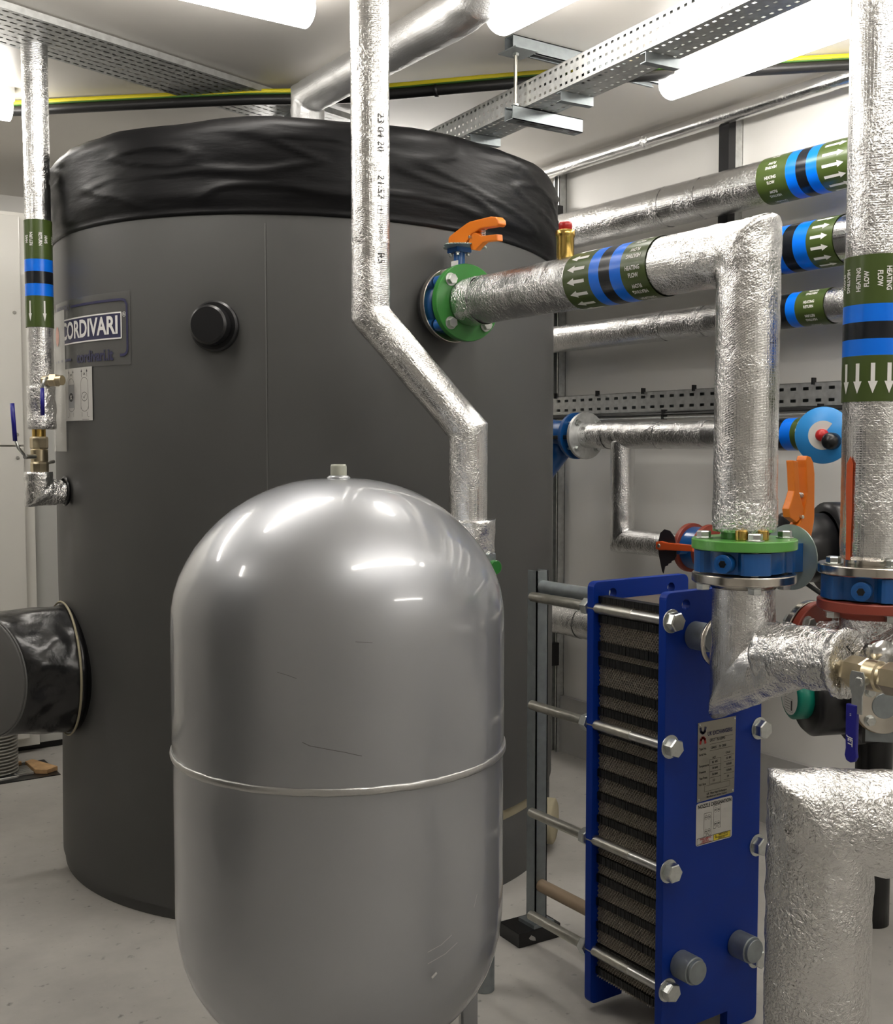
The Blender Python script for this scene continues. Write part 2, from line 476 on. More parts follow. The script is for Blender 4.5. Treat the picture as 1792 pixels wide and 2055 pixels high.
# ------------------------------------------------------------------ butterfly valve between two flanges
def flange(parent, c, d, r, t, bore, m, name='flange', label=None, hub=0, hubr=0, bolts=None, br=None, seg=64):
    c, d = V(c), V(d).normalized(); mb = MB(); ch = .0018
    mb.lathe([(bore,0),(r-ch,0)], c, d, seg); mb.lathe([(r-ch,0),(r,ch)], c, d, seg); mb.lathe([(r,ch),(r,t-ch)], c, d, seg)
    mb.lathe([(r,t-ch),(r-ch,t)], c, d, seg); mb.lathe([(r-ch,t),(bore,t)], c, d, seg); mb.lathe([(bore,t),(bore,0)], c, d, seg)
    if hub: mb.lathe([(hubr*1.12,t),(hubr,t+hub),(bore,t+hub)] if hub > 0 else [(hubr*1.12,0),(hubr,hub),(bore,hub)], c, d, seg)
    return mb.build(name, m, parent, label)

def lever_mesh(kind='long'):
    main = [(-.035,0),(-.036,.024),(-.028,.030),(.0,.038),(.055,.052),(.07,.054),(.160,.052),(.185,.047),(.197,.038),(.20,.026),(.190,.021),(.175,.024),(.12,.028),(.075,.020),(.05,.0)]
    trig = [(.058,.0),(.066,.016),(.080,.028),(.092,.020),(.12,.008),(.165,.004),(.188,.002),(.190,-.016),(.172,-.013),(.125,-.009),(.103,-.018),(.088,-.026),(.070,-.022)]
    return main, trig

def lever(parent, o, l, q, m, s=1.0):
    o, l, q = V(o), V(l).normalized(), V(q).normalized(); w = l.cross(q)
    main, trig = lever_mesh()
    t = .026*s
    hd = MB().prism([(a*s, b*s) for a, b in main], o - w*t/2, l, q, t).build('lever', m, parent, bevel=.003)
    MB().prism([(a*s, b*s) for a, b in trig], o - w*t*.36, l, q, t*.72).build('trigger', m, hd, bevel=.0025)
    # spring between the two arms, pivot pin
    mb = MB()
    pts = []
    for k in range(60):
        a = k/59*2*PI*5
        pts.append(o + l*(.115*s + .005*math.cos(a)) + w*(.005*math.sin(a)) + q*(s*(.006 + .02*k/59)))
    tube(mb, pts, .0011, 6, 1, 0)
    mb.build('spring', M['zinc'], hd)
    MB().cyl(o + l*.07*s + q*.012*s - w*.017*s, o + l*.07*s + q*.012*s + w*.017*s, .004*s, 16).build('pin', M['zinc'], hd)
    return hd

def notch_plate(parent, o, l, q, m, r=.072, a0=-2.6, a1=.55, teeth=(-2.2,.3), rin=.03):
    """thin plate with a toothed arc, lying in the plane of l and w"""
    o, l, q = V(o), V(l).normalized(), V(q).normalized(); w = l.cross(q)
    pts = []; n = 120
    for k in range(n):
        a = 2*PI*k/n; d = (a+PI) % (2*PI)-PI
        if abs(d) < 1.15:
            R = r + (.004 if int((d+2)*r/.004) % 2 == 0 else 0)
        else:
            R = r*(.62 + .38*max(0, 1-(abs(d)-1.15)/.5))
        pts.append((R*math.cos(a), R*math.sin(a)))
    return MB().prism(pts, o, l, w, .003).build('notch_plate', m, parent, bevel=.0004)

# ------------------------------------------------------------------ flow pipe: tank -> elbow -> riser
PX, PYR, PZ = 1.79, 1.562, 1.744; PR = .064
t = thing('insulated_pipe', (PX,PYR,PZ), 'large foil wrapped heating flow pipe from the tank valve to a square elbow', 'pipe')
mb = tube(MB(), [(PX,2.548,PZ),(PX,PYR,PZ),(PX,PYR,1.176)], PR, 64, .008, .0012, crush=[((PX,PYR,PZ),.16,.004),((PX,2.5,PZ),.1,.002)])
mb.build('foil_jacket', M['foil'], t)
marking(t, (PX,2.068,PZ), (0,-1,0), (-1,0,0), PR+.001, [('arrows',.092),('blue',.034),('black',.036),('blue',.036),('text',.078)], ('HEATING','FLOW'), .0130, 10, 1, -1, -.18)
# foil tape round the joints
def tape_ring(parent, c, d, R, w=.05, name='foil_tape'):
    c, d = V(c), V(d).normalized()
    mb = tube(MB(), [c-d*w/2, c+d*w/2], R, 56, .006, .0018, cap=False, freq=60)
    return mb.build(name, M['foil_c'], parent)
tape_ring(t, (PX,2.50,PZ), (0,1,0), PR+.0015, .06)
tape_ring(t, (PX,PYR,1.215), (0,0,1), PR+.0012, .055)

# air vent on the pipe
t = thing('air_vent', (PX-.006,2.13,1.80), 'small brass air vent with a red cap standing on the flow pipe', 'air vent')
c = V((PX-.006,2.13,0))
MB().lathe([(.0,1.795),(.019,1.795),(.019,1.806),(.0215,1.808),(.0215,1.856),(.024,1.858),(.024,1.872),(.020,1.874),(.0,1.874)], c, (0,0,1), 32).build('body', M['brass'], t)
mbx = MB(); mbx.lathe([(.0,1.872),(.0165,1.872),(.0165,1.889),(.0145,1.893),(0,1.893)], c, (0,0,1), 24); mbx.build('cap', M['redcap'], t, 'red cap')

# butterfly valve on the tank
C = V((PX,0,PZ)); t = thing('butterfly_valve', (PX,2.6,PZ), 'butterfly valve with orange lever on the side of the tank, green flange in front', 'valve')
flange(t, (PX,2.571,PZ), (0,-1,0), .106, .022, .05, M['green'], label='green flange')
mb = MB(); ang = [PI/4+k*PI/2 for k in range(4)]
mb.lathe([(.05,0),(.076,0),(.076,.042),(.05,.042)], (PX,2.572,PZ), (0,1,0), 48)
for a in ang:
    q = V((PX+.083*math.cos(a),2.574,PZ+.083*math.sin(a))); mb.cyl(q, q+V((0,.038,0)), .017, 20)
mb.build('valve_body', M['blue'], t, 'blue valve body', bevel=0)
flange(t, (PX,2.616,PZ), (0,1,0), .104, .02, .04, M['steel'], label='polished steel flange')
MB().lathe([(.094,2.636),(.094,2.662),(.05,2.662)], (PX,0,PZ), (0,1,0), 48).build('collar', M['rubber'], t, 'black collar')
for a in ang: bolt(t, (PX+.083*math.cos(a),2.549,PZ+.083*math.sin(a)), (0,-1,0), .0145, .013, shank=.09)
mb = MB(); mb.cyl((PX,2.593,PZ+.07), (PX,2.593,1.893), .0155, 24); mb.box((PX-.024,2.569,1.885),(PX+.024,2.617,1.901))
mb.build('stem', M['blue'], t, 'blue neck')
mb = MB(); mb.box((PX-.0165,2.577,1.80),(PX-.0145,2.609,1.862)); mb.build('sticker', M['white'], t, 'white sticker')
for sx in (-1,1):
    for sy in (-1,1): bolt(t, (PX+sx*.017,2.593+sy*.017,1.884), (0,0,-1), .005, .006)
notch_plate(t, (PX,2.593,1.901), (0,-1,0), (0,0,1), M['notchs'])
lever(t, (PX,2.593,1.905), (0,-1,0), (0,0,1), M['orange'])

# valve under the riser
RX, RY = PX, PYR
t = thing('butterfly_valve', (RX,RY,1.10), 'butterfly valve below the green flange at the foot of the flow riser, orange lever upright', 'valve')
flange(t, (RX,RY,1.140), (0,0,1), .106, .021, .03, M['greenb'], label='bright green flange')
MB().cyl((RX,RY,1.16),(RX,RY,1.19), .047, 40).build('pipe_neck', M['greenb'], t)
A4 = [math.atan2(-.83,-.56)+k*PI/2 for k in range(4)]
mb = MB(); mb.prism(ring_outline(.083,.1005,A4+[a+.78 for a in A4 for _ in (0,)][:0],.30), (RX,RY,1.0935), (1,0,0), (0,1,0), .0445)
mb.build('valve_body', M['blue'], t, 'blue valve body', bevel=.0012)
def plug(t, c, d):
    c, d = V(c), V(d).normalized()
    mb = MB(); mb.cyl(c, c+d*.028, .0185, 32, .002)
    mb.lathe([(.0185,.028),(.012,.0285)], c, d, 32)
    p = mb.build('plug_boss', M['blue'], t)
    MB().hexa(c+d*.0268, c+d*.0292, .008).build('socket', M['tblack'], p)
da = A4[0]-.66; dv = V((math.cos(da), math.sin(da), 0))
plug(t, V((RX,RY,1.116))+dv*.078, dv)
flange(t, (RX,RY,1.090), (0,0,-1), .105, .018, .05, M['steel'], label='stepped stainless steel flange')
MB().lathe([(.072,1.072),(.066,1.060),(.05,1.060)], (RX,RY,0), (0,0,1), 48).build('hub', M['steel'], t)
for a in A4:
    p = V((RX+.083*math.cos(a), RY+.083*math.sin(a), 0))
    bolt(t, p+V((0,0,1.161)), (0,0,1), .0145, .013, shank=.07, rot=.4)
    bolt(t, p+V((0,0,1.071)), (0,0,-1), .0145, .013, rot=.4, name='nut')
for a in (A4[0]-.35, A4[0]+.36):
    p = V((RX+.06*math.cos(a), RY+.06*math.sin(a), 1.161)); mb = MB(); mb.cyl(p, p+V((0,0,.02)), .013, 20)
    mb.build('spacer', M['brass'], t, 'brass spacer')
mb = MB(); mb.cyl((RX+.08,RY,1.116), (RX+.128,RY,1.116), .017, 24); mb.box((RX+.108,RY-.034,1.086),(RX+.143,RY+.034,1.146))
mb.build('stem', M['blue'], t, 'blue neck')
for sy in (-1,1):
    for sz in (-1,1): bolt(t, (RX+.124,RY+sy*.018,1.116+sz*.018), (-1,0,0), .005, .006)
MB().cyl((RX+.143,RY,1.114), (RX+.146,RY,1.114), .07, 64, .0004).build('notch_plate', M['notchs'], t, 'shiny passivated lever plate')
lever(t, (RX+.147,RY-.004,1.130), (0,0,1), (1,0,0), M['orange'], 1.0)

# ------------------------------------------------------------------ tee under the valve, with a drain valve
t = thing('insulated_tee', (RX,RY,.934), 'crumpled foil wrapped tee fitting below the steel flange, in front of the blue exchanger', 'pipe fitting')
mb = MB()
tube(mb, [(RX,RY,1.066),(RX,RY,.872),(RX,RY-.16,.940)], [.063,.066,.053], 64, .006, .0012, freq=34, crush=[((RX,RY,.86),.14,.003),((RX,RY-.1,.91),.10,.006)])
mb.build('foil_jacket', M['foil'], t)
mb = MB(); tube(mb, [(RX,RY-.035,.925),(RX,RY-.075,.932),(RX,RY-.15,.940),(RX,1.318,.942)], [.030,.066,.061,.0575], 56, .005, .005, freq=36); mb.build('arm', M['foil_c'], t)
# ruffled cut end of the foil
mb = MB(); n = 72; rings = []
for j, (rr, yy) in enumerate([(.054,1.335),(.060,1.322),(.066,1.312),(.064,1.306),(.050,1.309),(.030,1.316)]):
    rings.append([V((RX + (rr+.006*noise.noise(V((k*.5,j*.9,3)))*(j > 0))*math.cos(2*PI*k/n), yy+.006*noise.noise(V((k*.6,j,9))), .942+(rr+.006*noise.noise(V((k*.5,j*.9,3))))*math.sin(2*PI*k/n)*1.03)) for k in range(n)])
mb.add([p for r in rings for p in r], [(i*n+k, i*n+(k+1) % n, (i+1)*n+(k+1) % n, (i+1)*n+k) for i in range(5) for k in range(n)], True)
mb.build('cut_end', M['foil_c'], t)
mb = MB(); mb.lathe([(.045,0),(.053,.002),(.053,.008),(.046,.010)], (RX+.010,1.642,.934), (0,-1,0), 48)
mb.build('end_flange', M['steel'], t, 'thin steel ring behind the foil')

t = thing('ball_valve', (RX,1.27,.942), 'brass ball valve with hanging blue JET lever at the foil tee end', 'valve')
ax = V((RX-.004,0,.930)); mb = MB()
def hx_(y0, y1, r, n=6, rot=.3): mb.hexa((ax.x,y0,ax.z),(ax.x,y1,ax.z), r, rot, n)
mb.cyl((ax.x,1.335,ax.z),(ax.x,1.298,ax.z), .019, 28)
hx_(1.305,1.262,.030); mb.cyl((ax.x,1.264,ax.z),(ax.x,1.232,ax.z), .0285, 36, .004); mb.cyl((ax.x,1.234,ax.z),(ax.x,1.224,ax.z), .025, 32)
hx_(1.226,1.186,.030); mb.cyl((ax.x,1.190,ax.z),(ax.x,1.11,ax.z), .021, 30)
for k in range(7): mb.cyl((ax.x,1.180-.009*k,ax.z),(ax.x,1.176-.009*k,ax.z), .0235, 30)
mb.build('body', M['bronze'], t)
mb = MB(); mb.cyl((ax.x-.02,1.248,ax.z-.006),(ax.x-.046,1.248,ax.z-.006), .009, 20); mb.hexa((ax.x-.040,1.248,ax.z-.006),(ax.x-.047,1.248,ax.z-.006), .008); mb.build('stem', M['zinc'], t)
lx = ax.x-.042
lv = MB().prism([(-.012,.016),(.012,.016),(.016,.006),(.016,-.014),(.011,-.028),(.011,-.062),(-.011,-.062),(-.011,-.028),(-.016,-.014),(-.016,.006)], (lx,1.252,ax.z-.004), (0,-1,0), (0,0,1), .003).build('lever_plate', M['zinc'], t, 'zinc lever plate', bevel=.0006)
hs = [(-.0115,-.050),(.0115,-.050),(.0115,-.11),(.0105,-.132),(.0125,-.146),(.009,-.155),(.0,-.158),(-.009,-.155),(-.0125,-.146),(-.0105,-.132),(-.0115,-.11)]
MB().prism(hs, (lx+.004,1.262,ax.z), (0,-1,0), (0,0,1), .009).build('lever_sleeve', M['lever'], lv, 'dark blue plastic sleeve', bevel=.0025)
D = Decal(lambda u, v, h: V((lx-.0055-h,1.262-u,ax.z-.118+v)))
D.text('JET', .014, 0, 0, -PI/2, sx=.9, slant=.2); D.text('::', .008, 0, .05, 0); D.build('lettering', M['white'], lv)

# ------------------------------------------------------------------ second riser on the right
SX, SY = 1.959, 1.378
t = thing('insulated_pipe', (SX,SY,1.125), 'foil wrapped vertical heating flow pipe at the right edge with large white down arrows', 'pipe')
tube(MB(), [(SX,SY,ZC-.002),(SX,SY,1.125)], PR, 64, .01, .0009, crush=[((SX,SY,1.16),.12,.003)]).build('foil_jacket', M['foil'], t)
MB().prism([(-.004,0),(.008,0),(.009,.05),(.0105,.10),(.010,.15),(.011,.19),(.004,.205),(-.006,.19),(-.007,.14),(-.004,.08)], (SX-.0655,SY+.0123,1.125), (-.184,-.983,0), (0,0,1), .0006).build('paint_stroke', M['orangev'], t, 'smear of orange paint')
marking(t, (SX,SY,1.719), (0,0,-1), (-.56,-.83,0), PR+.001, [('text',.0945),('blue',.034),('black',.033),('blue',.032),('arrows',.089)], ('HEATING','FLOW'), .0130, 10, -1, 1, .42)
t = thing('butterfly_valve', (SX,SY,1.07), 'butterfly valve between a steel flange and a red flange below the right edge pipe', 'valve')
flange(t, (SX,SY,1.096), (0,0,1), .106, .019, .03, M['steel'], label='polished steel flange')
MB().cyl((SX,SY,1.114),(SX,SY,1.14), .056, 40).build('pipe_neck', M['steel'], t)
MB().prism(ring_outline(.083,.1005,[a+.12 for a in A4],.30), (SX,SY,1.047), (1,0,0), (0,1,0), .047).build('valve_body', M['blue'], t, 'blue valve body', bevel=.0012)
dv = V((math.cos(da+.1), math.sin(da+.1), 0)); plug(t, V((SX,SY,1.069))+dv*.078, dv)
flange(t, (SX,SY,1.044), (0,0,-1), .106, .02, .05, M['red'], label='red oxide flange', hub=0)
MB().lathe([(.072,1.024),(.068,1.008),(.05,1.006)], (SX,SY,0), (0,0,1), 48).build('hub', M['red'], t)
for a in A4:
    a += .12; p = V((SX+.083*math.cos(a), SY+.083*math.sin(a), 0))
    bolt(t, p+V((0,0,1.115)), (0,0,1), .0145, .013, shank=.07, rot=.2)
    bolt(t, p+V((0,0,1.023)), (0,0,-1), .0145, .013, rot=.2, name='nut')
t = thing('insulated_tee', (SX,SY,.92), 'foil wrapped tee below the red flange at the right edge', 'pipe fitting')
tube(MB(), [(SX,SY,1.010),(SX,SY,.935),(SX,.95,.928)], .0625, 56, .008, .003, freq=32).build('foil_jacket', M['foil_c'], t)
tube(MB(), [(SX,SY+.03,.934),(SX,SY+.13,.934)], .050, 48, .008, .006, freq=34).build('branch', M['foil_c'], t)
MB().lathe([(.0,.0),(.02,0),(.024,.006),(.024,.03),(.0,.032)], (1.86,1.30,.958), (-.3,-.9,.1), 28).build('pocket', M['foil_s'], t)
t = thing('flange_pair', (SX,1.51,.934), 'steel and red oxide flanges bolted together beside the foil tee at right', 'flange')
flange(t, (SX,1.515,.934), (0,-1,0), .089, .018, .03, M['red'], label='red oxide flange')
flange(t, (SX,1.519,.934), (0,1,0), .089, .016, .03, M['steel'], label='steel flange')
MB().cyl((SX,1.53,.934),(SX,1.685,.934), .032, 32).build('neck', M['steel'], t)
for a in ang:
    bolt(t, (SX+.068*math.cos(a),1.497,.934+.068*math.sin(a)), (0,-1,0), .0135, .012)
    bolt(t, (SX+.068*math.cos(a),1.535,.934+.068*math.sin(a)), (0,1,0), .0135, .012, name='nut')

# ------------------------------------------------------------------ plate heat exchanger
HX0, HX1, HF, HB = 1.736, 2.048, 1.728, 1.985
hx = thing('plate_heat_exchanger', ((HX0+HX1)/2,1.86,0), 'blue framed plate heat exchanger with stacked metal plates and long tie bolts', 'heat exchanger')
def rounded(x0, z0, x1, z1, r, n=5, slots=()):
    pts = []
    for cx_, cz, a0 in ((x1-r,z0+r,-PI/2),(x1-r,z1-r,0),(x0+r,z1-r,PI/2),(x0+r,z0+r,PI)):
        for k in range(n+1):
            a = a0 + PI/2*k/n; pts.append((cx_+r*math.cos(a), cz+r*math.sin(a)))
    return pts
def cut(ob, cutters):
    for c in cutters:
        m = ob.modifiers.new('b', 'BOOLEAN'); m.operation = 'DIFFERENCE'; m.solver = 'EXACT'; m.object = c
    dg = bpy.context.evaluated_depsgraph_get(); dg.update()
    me = bpy.data.meshes.new_from_object(ob.evaluated_get(dg)); ob.modifiers.clear()
    ob.data = me
    for c in cutters: bpy.data.objects.remove(c)
def hx_plate(name, y0, th, label, z0):
    o = MB().prism(rounded(HX0, z0, HX1, 1.033, .016), (0,y0+th,0), (1,0,0), (0,0,1), th).build(name, M['hx'], hx, label, bevel=.0015)
    cs = []
    for x in (HX0+.060, HX1-.060):
        cs.append(MB().lathe([(0,-.05),(.0125,-.05),(.0125,.05),(0,.05)], (x,y0+th/2,1.003), (0,1,0), 28, False).build('c', None))
    c = MB(); c.box((HX0+.10,y0-.05,-.05),(HX1-.10,y0+.1,z0+.045)); cs.append(c.build('c', None))
    cut(o, cs); return o
ZR = (.971,.695,.418,.150)
hx_plate('front_plate', HF, .022, 'thick blue front frame plate', .0)
hx_plate('back_plate', HB-.022, .022, 'blue pressure plate at the back', .02)
# the pack: wavy edged plates
PX0, PX1, PY0, PY1 = 1.755, 2.030, HF+.023, HB-.023
bandsz = [(.985,1.0),(.938,.956),(.873,.893),(.838,.857),(.770,.788),(.720,.738),(.676,.692),(.630,.648),(.573,.590),(.518,.535),(.463,.480),(.405,.424),(.365,.384),(.318,.337),(.262,.280),(.205,.222),(.150,.168),(.095,.112)]
def inband(z):
    for a, b in bandsz:
        if a <= z <= b: return True
    return False
NP = 52; dy = (PY1-PY0)/NP
def plate_mesh(ph):
    vs = []; fs = []; z = .085; rows = 0
    while z < .99:
        y = (dy*.46 if int(z/.0055) % 2 == ph else -dy*.46)
        if inband(z): y *= .15
        inset = .006 if inband(z) else 0
        vs += [(PX0+inset, y-.0004, z), (PX0+inset, y+.0004, z), (PX0+.03, y+.0004, z), (PX0+.03, y-.0004, z), (PX1-inset, y-.0004, z), (PX1-inset, y+.0004, z)]
        rows += 1; z += .00275
    for i in range(rows-1):
        b = i*6; c = b+6
        fs += [(b,b+1,c+1,c), (b+1,b+2,c+2,c+1), (b+3,b,c,c+3), (b+2,b+5,c+5,c+2), (b+4,b+3,c+3,c+4), (b+5,b+4,c+4,c+5)]
    e = (rows-1)*6
    fs += [(e,e+1,e+2,e+3),(e+3,e+2,e+5,e+4)]
    me = bpy.data.meshes.new('plate'); me.from_pydata(vs, [], fs); me.materials.append(M['plate']); return me
pm = [plate_mesh(0), plate_mesh(1)]
for k in range(NP):
    o = link('plate', pm[k % 2], None, hx); o.matrix_parent_inverse = Matrix.Identity(4)
    o.location = V((0, PY0+dy*(k+.5), 0)) - hx.location
# gasket bands: ribbed black strips
for a, b in bandsz:
    mb = MB()
    for k in range(NP):
        y = PY0+dy*k
        mb.box((PX0-.004-.0015*random.random(), y+dy*.12, a), (PX0+.02, y+dy*.88, b))
    mb.build('gasket_band', M['gask'], hx, 'black gasket edges')
for xx in (HX0+.012, HX1-.012):
    for z in ZR:
        mb = MB(); y1 = 2.21
        mb.cyl((xx,HF+.0,z),(xx,HF+.115,z), .0112, 24)
        sh = mb.build('tie_rod', M['rods'], hx, 'smooth shank of the tie bolt')
        mb = MB(); mb.cyl((xx,HF+.113,z),(xx,y1,z), .0122, 24, .002); mb.build('threaded_rod', M['rod'], hx, 'long threaded tie rod')
        bolt(hx, (xx+.004,HF,z), (0,-1,0), .0215, .021, name='bolt_head')
        MB().hexa((xx,HB+.0,z),(xx,HB+.022,z), .021, random.random()).build('nut', M['zinc'], hx)
# head markings: three radial dashes
CXm = 1.892
mb = MB(); mb.box((CXm-.0195,2.345,.045),(CXm+.0195,2.349,1.015)); mb.box((CXm-.0195,2.345,.045),(CXm-.0165,2.385,1.015)); mb.box((CXm+.0165,2.345,.045),(CXm+.0195,2.385,1.015))
mb.build('support_column', M['galvd'], hx, 'galvanised channel column')
MB().box((CXm-.035,2.33,.04),(CXm+.035,2.40,.05)).build('foot_plate', M['galvd'], hx)
MB().cyl((CXm,HB,.972),(CXm,2.346,.972), .0175, 28).build('carrying_bar', M['galvd'], hx, 'dark upper carrying bar')
MB().cyl((CXm,HB,.150),(CXm,2.346,.150), .0175, 28).build('guide_bar', M['bbar'], hx, 'weathered lower guide bar')
bolt(hx, (CXm,2.349,.972), (0,1,0), .014, .012, name='bar_bolt')
for nx, nz in ((1.822,.934),(1.975,.934),(1.79,.20),(1.975,.20)):
    mb = MB(); mb.cyl((nx,HF,nz),(nx,HF-.048,nz), .031, 36, .002); mb.cyl((nx,HF-.046,nz),(nx,HF-.056,nz), .027, 36)
    mb.build('nozzle', M['galvd'], hx, 'short grey nozzle')
# block under the column
t = thing('support_block', (1.87,2.40,0), 'flat black block on the floor under the exchanger column', 'block')
mb = MB(); mb.prism([(-.075,-.045),(.065,-.050),(.070,.045),(-.070,.050)], (1.88,2.375,0), (1,0,0), (0,1,0), .040).build('block', M['black'], t, bevel=.002)
D = Decal(lambda u, v, h: V((1.848+u, 2.3275-h, .02+v))); D.poly([(-.012,.002),(-.004,.009),(.004,.004),(.010,-.001),(.012,-.010),(.003,-.008),(-.006,-.004)]); D.build('chip', M['paper'], t, 'pale chipped patch')
# nameplate and label
FN = lambda u, v, h: V((u, HF-h, v))
D = Decal(FN)
np_ = MB().prism([(1.8375,.470+.085),(1.9575,.470+.085+.004),(1.9605,.735),(1.8375,.735)], (0,HF,0), (1,0,0), (0,0,1), .0012)
npo = np_.build('nameplate', M['label_steel'], hx, 'metal nameplate lettered UK EXCHANGERS')
D.text('UK EXCHANGERS', .0125, 1.908, .706, sx=.80, h=.0018); D.line([(1.845,.722),(1.847,.714),(1.851,.711),(1.855,.711),(1.859,.714),(1.861,.722)], .006, .0018)
D.build('heading', M['navy'], npo)
D = Decal(FN); D.line([(1.845,.688),(1.847,.696),(1.851,.700),(1.855,.700),(1.859,.696),(1.861,.688)], .006, .0018); D.build('emblem', M['redink'], npo, 'red lower half of the emblem')
D = Decal(FN)
for s_, x, z, sz in (('Type No.',1.853,.675,.007),('UFX-7   TL 0.2PFG',1.900,.690,.0075),('Serial No.',1.853,.662,.007),('128425     Yr  2020',1.903,.673,.0075),
    ('HOT',1.890,.650,.006),('COLD',1.935,.655,.006),('Temperature',1.857,.636,.007),('Pressure',1.853,.622,.007),('Test Press.',1.856,.608,.007),('Vol / litre',1.853,.594,.007),
    ('82  60C',1.893,.640,.007),('10 BAR',1.893,.626,.007),('16 BAR',1.893,.612,.007),('5.2',1.890,.598,.007),('10  80C',1.938,.642,.007),('10 BAR',1.938,.628,.007),('16 BAR',1.938,.614,.007),('5.4',1.936,.600,.007),
    ('UK  Plate Heat Exchangers',1.900,.570,.007),('Manufacturers Service Support',1.900,.563,.0062)):
    D.text(s_, sz, x, z, h=.0018, sx=.85)
for a in (.695,.683,.668): D.line([(1.876,a-.001),(1.950,a-.001)], .0007, .0016)
for z in (.647,.633,.619,.605,.591):
    D.line([(1.876,z),(1.912,z)], .0006, .0016); D.line([(1.922,z+.002),(1.955,z+.002)], .0006, .0016)
for x in (1.876,1.912): D.line([(x,.591),(x,.647)], .0006, .0016)
D.line([(1.860,.576),(1.942,.576),(1.942,.589),(1.860,.589)], .0006, .0016, True)
D.build('small_print', M['ink'], npo)
for x, z in ((1.842,.730),(1.956,.730),(1.842,.561),(1.952,.565)):
    MB().cyl((x,HF-.001,z),(x,HF-.003,z), .0022, 12).build('rivet', M['zinc'], npo)
st = MB().prism(rounded(1.836,.455,1.953,.552,.006), (0,HF,0), (1,0,0), (0,0,1), .0006).build('sticker', M['paper'], hx, 'white sticker headed NOZZLE DESIGNATION')
D = Decal(FN); D.text('NOZZLE DESIGNATION', .0115, 1.895, .5435, sx=.88, h=.0012)
for ox, oz, tt in ((1.872,.500,('F1','F2','F4','F3')),(1.903,.512,('B1','B2','B4','B3'))):
    D.line([(ox-.0115,oz-.026),(ox-.0115,oz+.026),(ox+.0115,oz+.026),(ox+.0115,oz-.026),(ox+.004,oz-.026),(ox+.002,oz-.022),(ox-.002,oz-.022),(ox-.004,oz-.026)], .0007, .0011, True)
    for i, (a, b) in enumerate(((-.005,.016),(.005,.016),(-.005,-.016),(.005,-.016))):
        D.ring(ox+a, oz+b, .0043, .0055, .0005, .0011, 14); D.text(tt[i], .005, ox+a, oz+b, h=.0012)
D.line([(1.839,.458),(1.839,.472),(1.947,.472),(1.947,.458)], .0010, .0014, True); D.line([(1.892,.458),(1.892,.472)], .0008, .0014)
D.build('drawing', M['ink'], st)
D = Decal(FN); D.rect(1.8925,.4585,1.9465,.4715,.0010); D.build('warning_panel', M['yellow'], st, 'yellow safety notice panel')
D = Decal(FN); D.text('SAFETY NOTICE', .0055, 1.924, .4688, sx=.8, h=.0015); D.text('READ MANUAL BEFORE USE', .0038, 1.918, .4638, sx=.85, h=.0015); D.text('OPENING UNIT', .0038, 1.918, .4605, sx=.85, h=.0015)
D.line([(1.8955,.4665),(1.8985,.4705),(1.9015,.4665)], .0007, .0015, True); D.build('warning_text', M['ink'], st)
D = Decal(FN); D.text('SPARES & SERVICE', .0052, 1.866, .4688, sx=.85, h=.0013); D.text('CONTACT', .004, 1.866, .4652, h=.0013); D.text('01254 295205', .0042, 1.866, .4622, h=.0013); D.text('www.ukexchangers.com', .0036, 1.866, .4595, h=.0013); D.build('contact_text', M['redink'], st)

# ------------------------------------------------------------------ buffer tank
TX, TY, TR = 1.790, 3.501, .838
tk = thing('buffer_tank', (TX,TY,0), 'very large dark grey cylindrical buffer tank with a black vinyl top cover', 'tank')
def th_of(x, y): return math.atan2(y-TY, x-TX)
def hemz(th):   # hem height of the cover round the tank
    return 1.952 + .030*math.cos(th-(-2.75)) * 1.0
mb = MB(); SEG = 280
zs = [.235,.25] + [.25+(2.06-.25)*k/90 for k in range(1,91)]
vs = []
dents = [(th_of(1.197,2.909), 1.676, .085, .011), (PI, 1.208, .10, .014), (-PI/2, PZ, .16, .008), (PI, .66, .24, .010)]
for j, z in enumerate(zs):
    for k in range(SEG):
        th = 2*PI*k/SEG
        r = TR + .0012*noise.noise(V((math.cos(th)*3, math.sin(th)*3, z*2.2)))
        for (ta, za, w_, dp) in dents:
            da_ = (th-ta+PI) % (2*PI) - PI
            r -= dp*math.exp(-((da_*TR)**2+(z-za)**2)/w_**2)
        hq = min(1, max(0, (th-(2*PI-1.75))/.45)) if th > PI else 0; hb = .03 + .205*hq*hq*(3-2*hq)
        zz = hb + (z-.235)*(2.06-hb)/(2.06-.235) + (.010*noise.noise(V((math.cos(th)*3,math.sin(th)*3,1))) if j == 0 else 0)
        vs.append((TX+r*math.cos(th), TY+r*math.sin(th), zz))
fs = [(j*SEG+k, j*SEG+(k+1) % SEG, (j+1)*SEG+(k+1) % SEG, (j+1)*SEG+k) for j in range(len(zs)-1) for k in range(SEG)]
mb.add(vs, fs, True); mb.build('jacket', M['tank'], tk, 'dark grey insulation jacket')
MB().lathe([(TR-.012,.19),(TR-.008,.245),(TR-.02,.26)], (TX,TY,0), (0,0,1), 160).build('foam_edge', M['beige'], tk, 'beige foam edge under the jacket')
MB().lathe([(TR-.006,.0),(TR-.006,.02),(TR-.006,.20),(TR-.03,.205)], (TX,TY,0), (0,0,1), 160).build('base_skirt', M['tank'], tk)
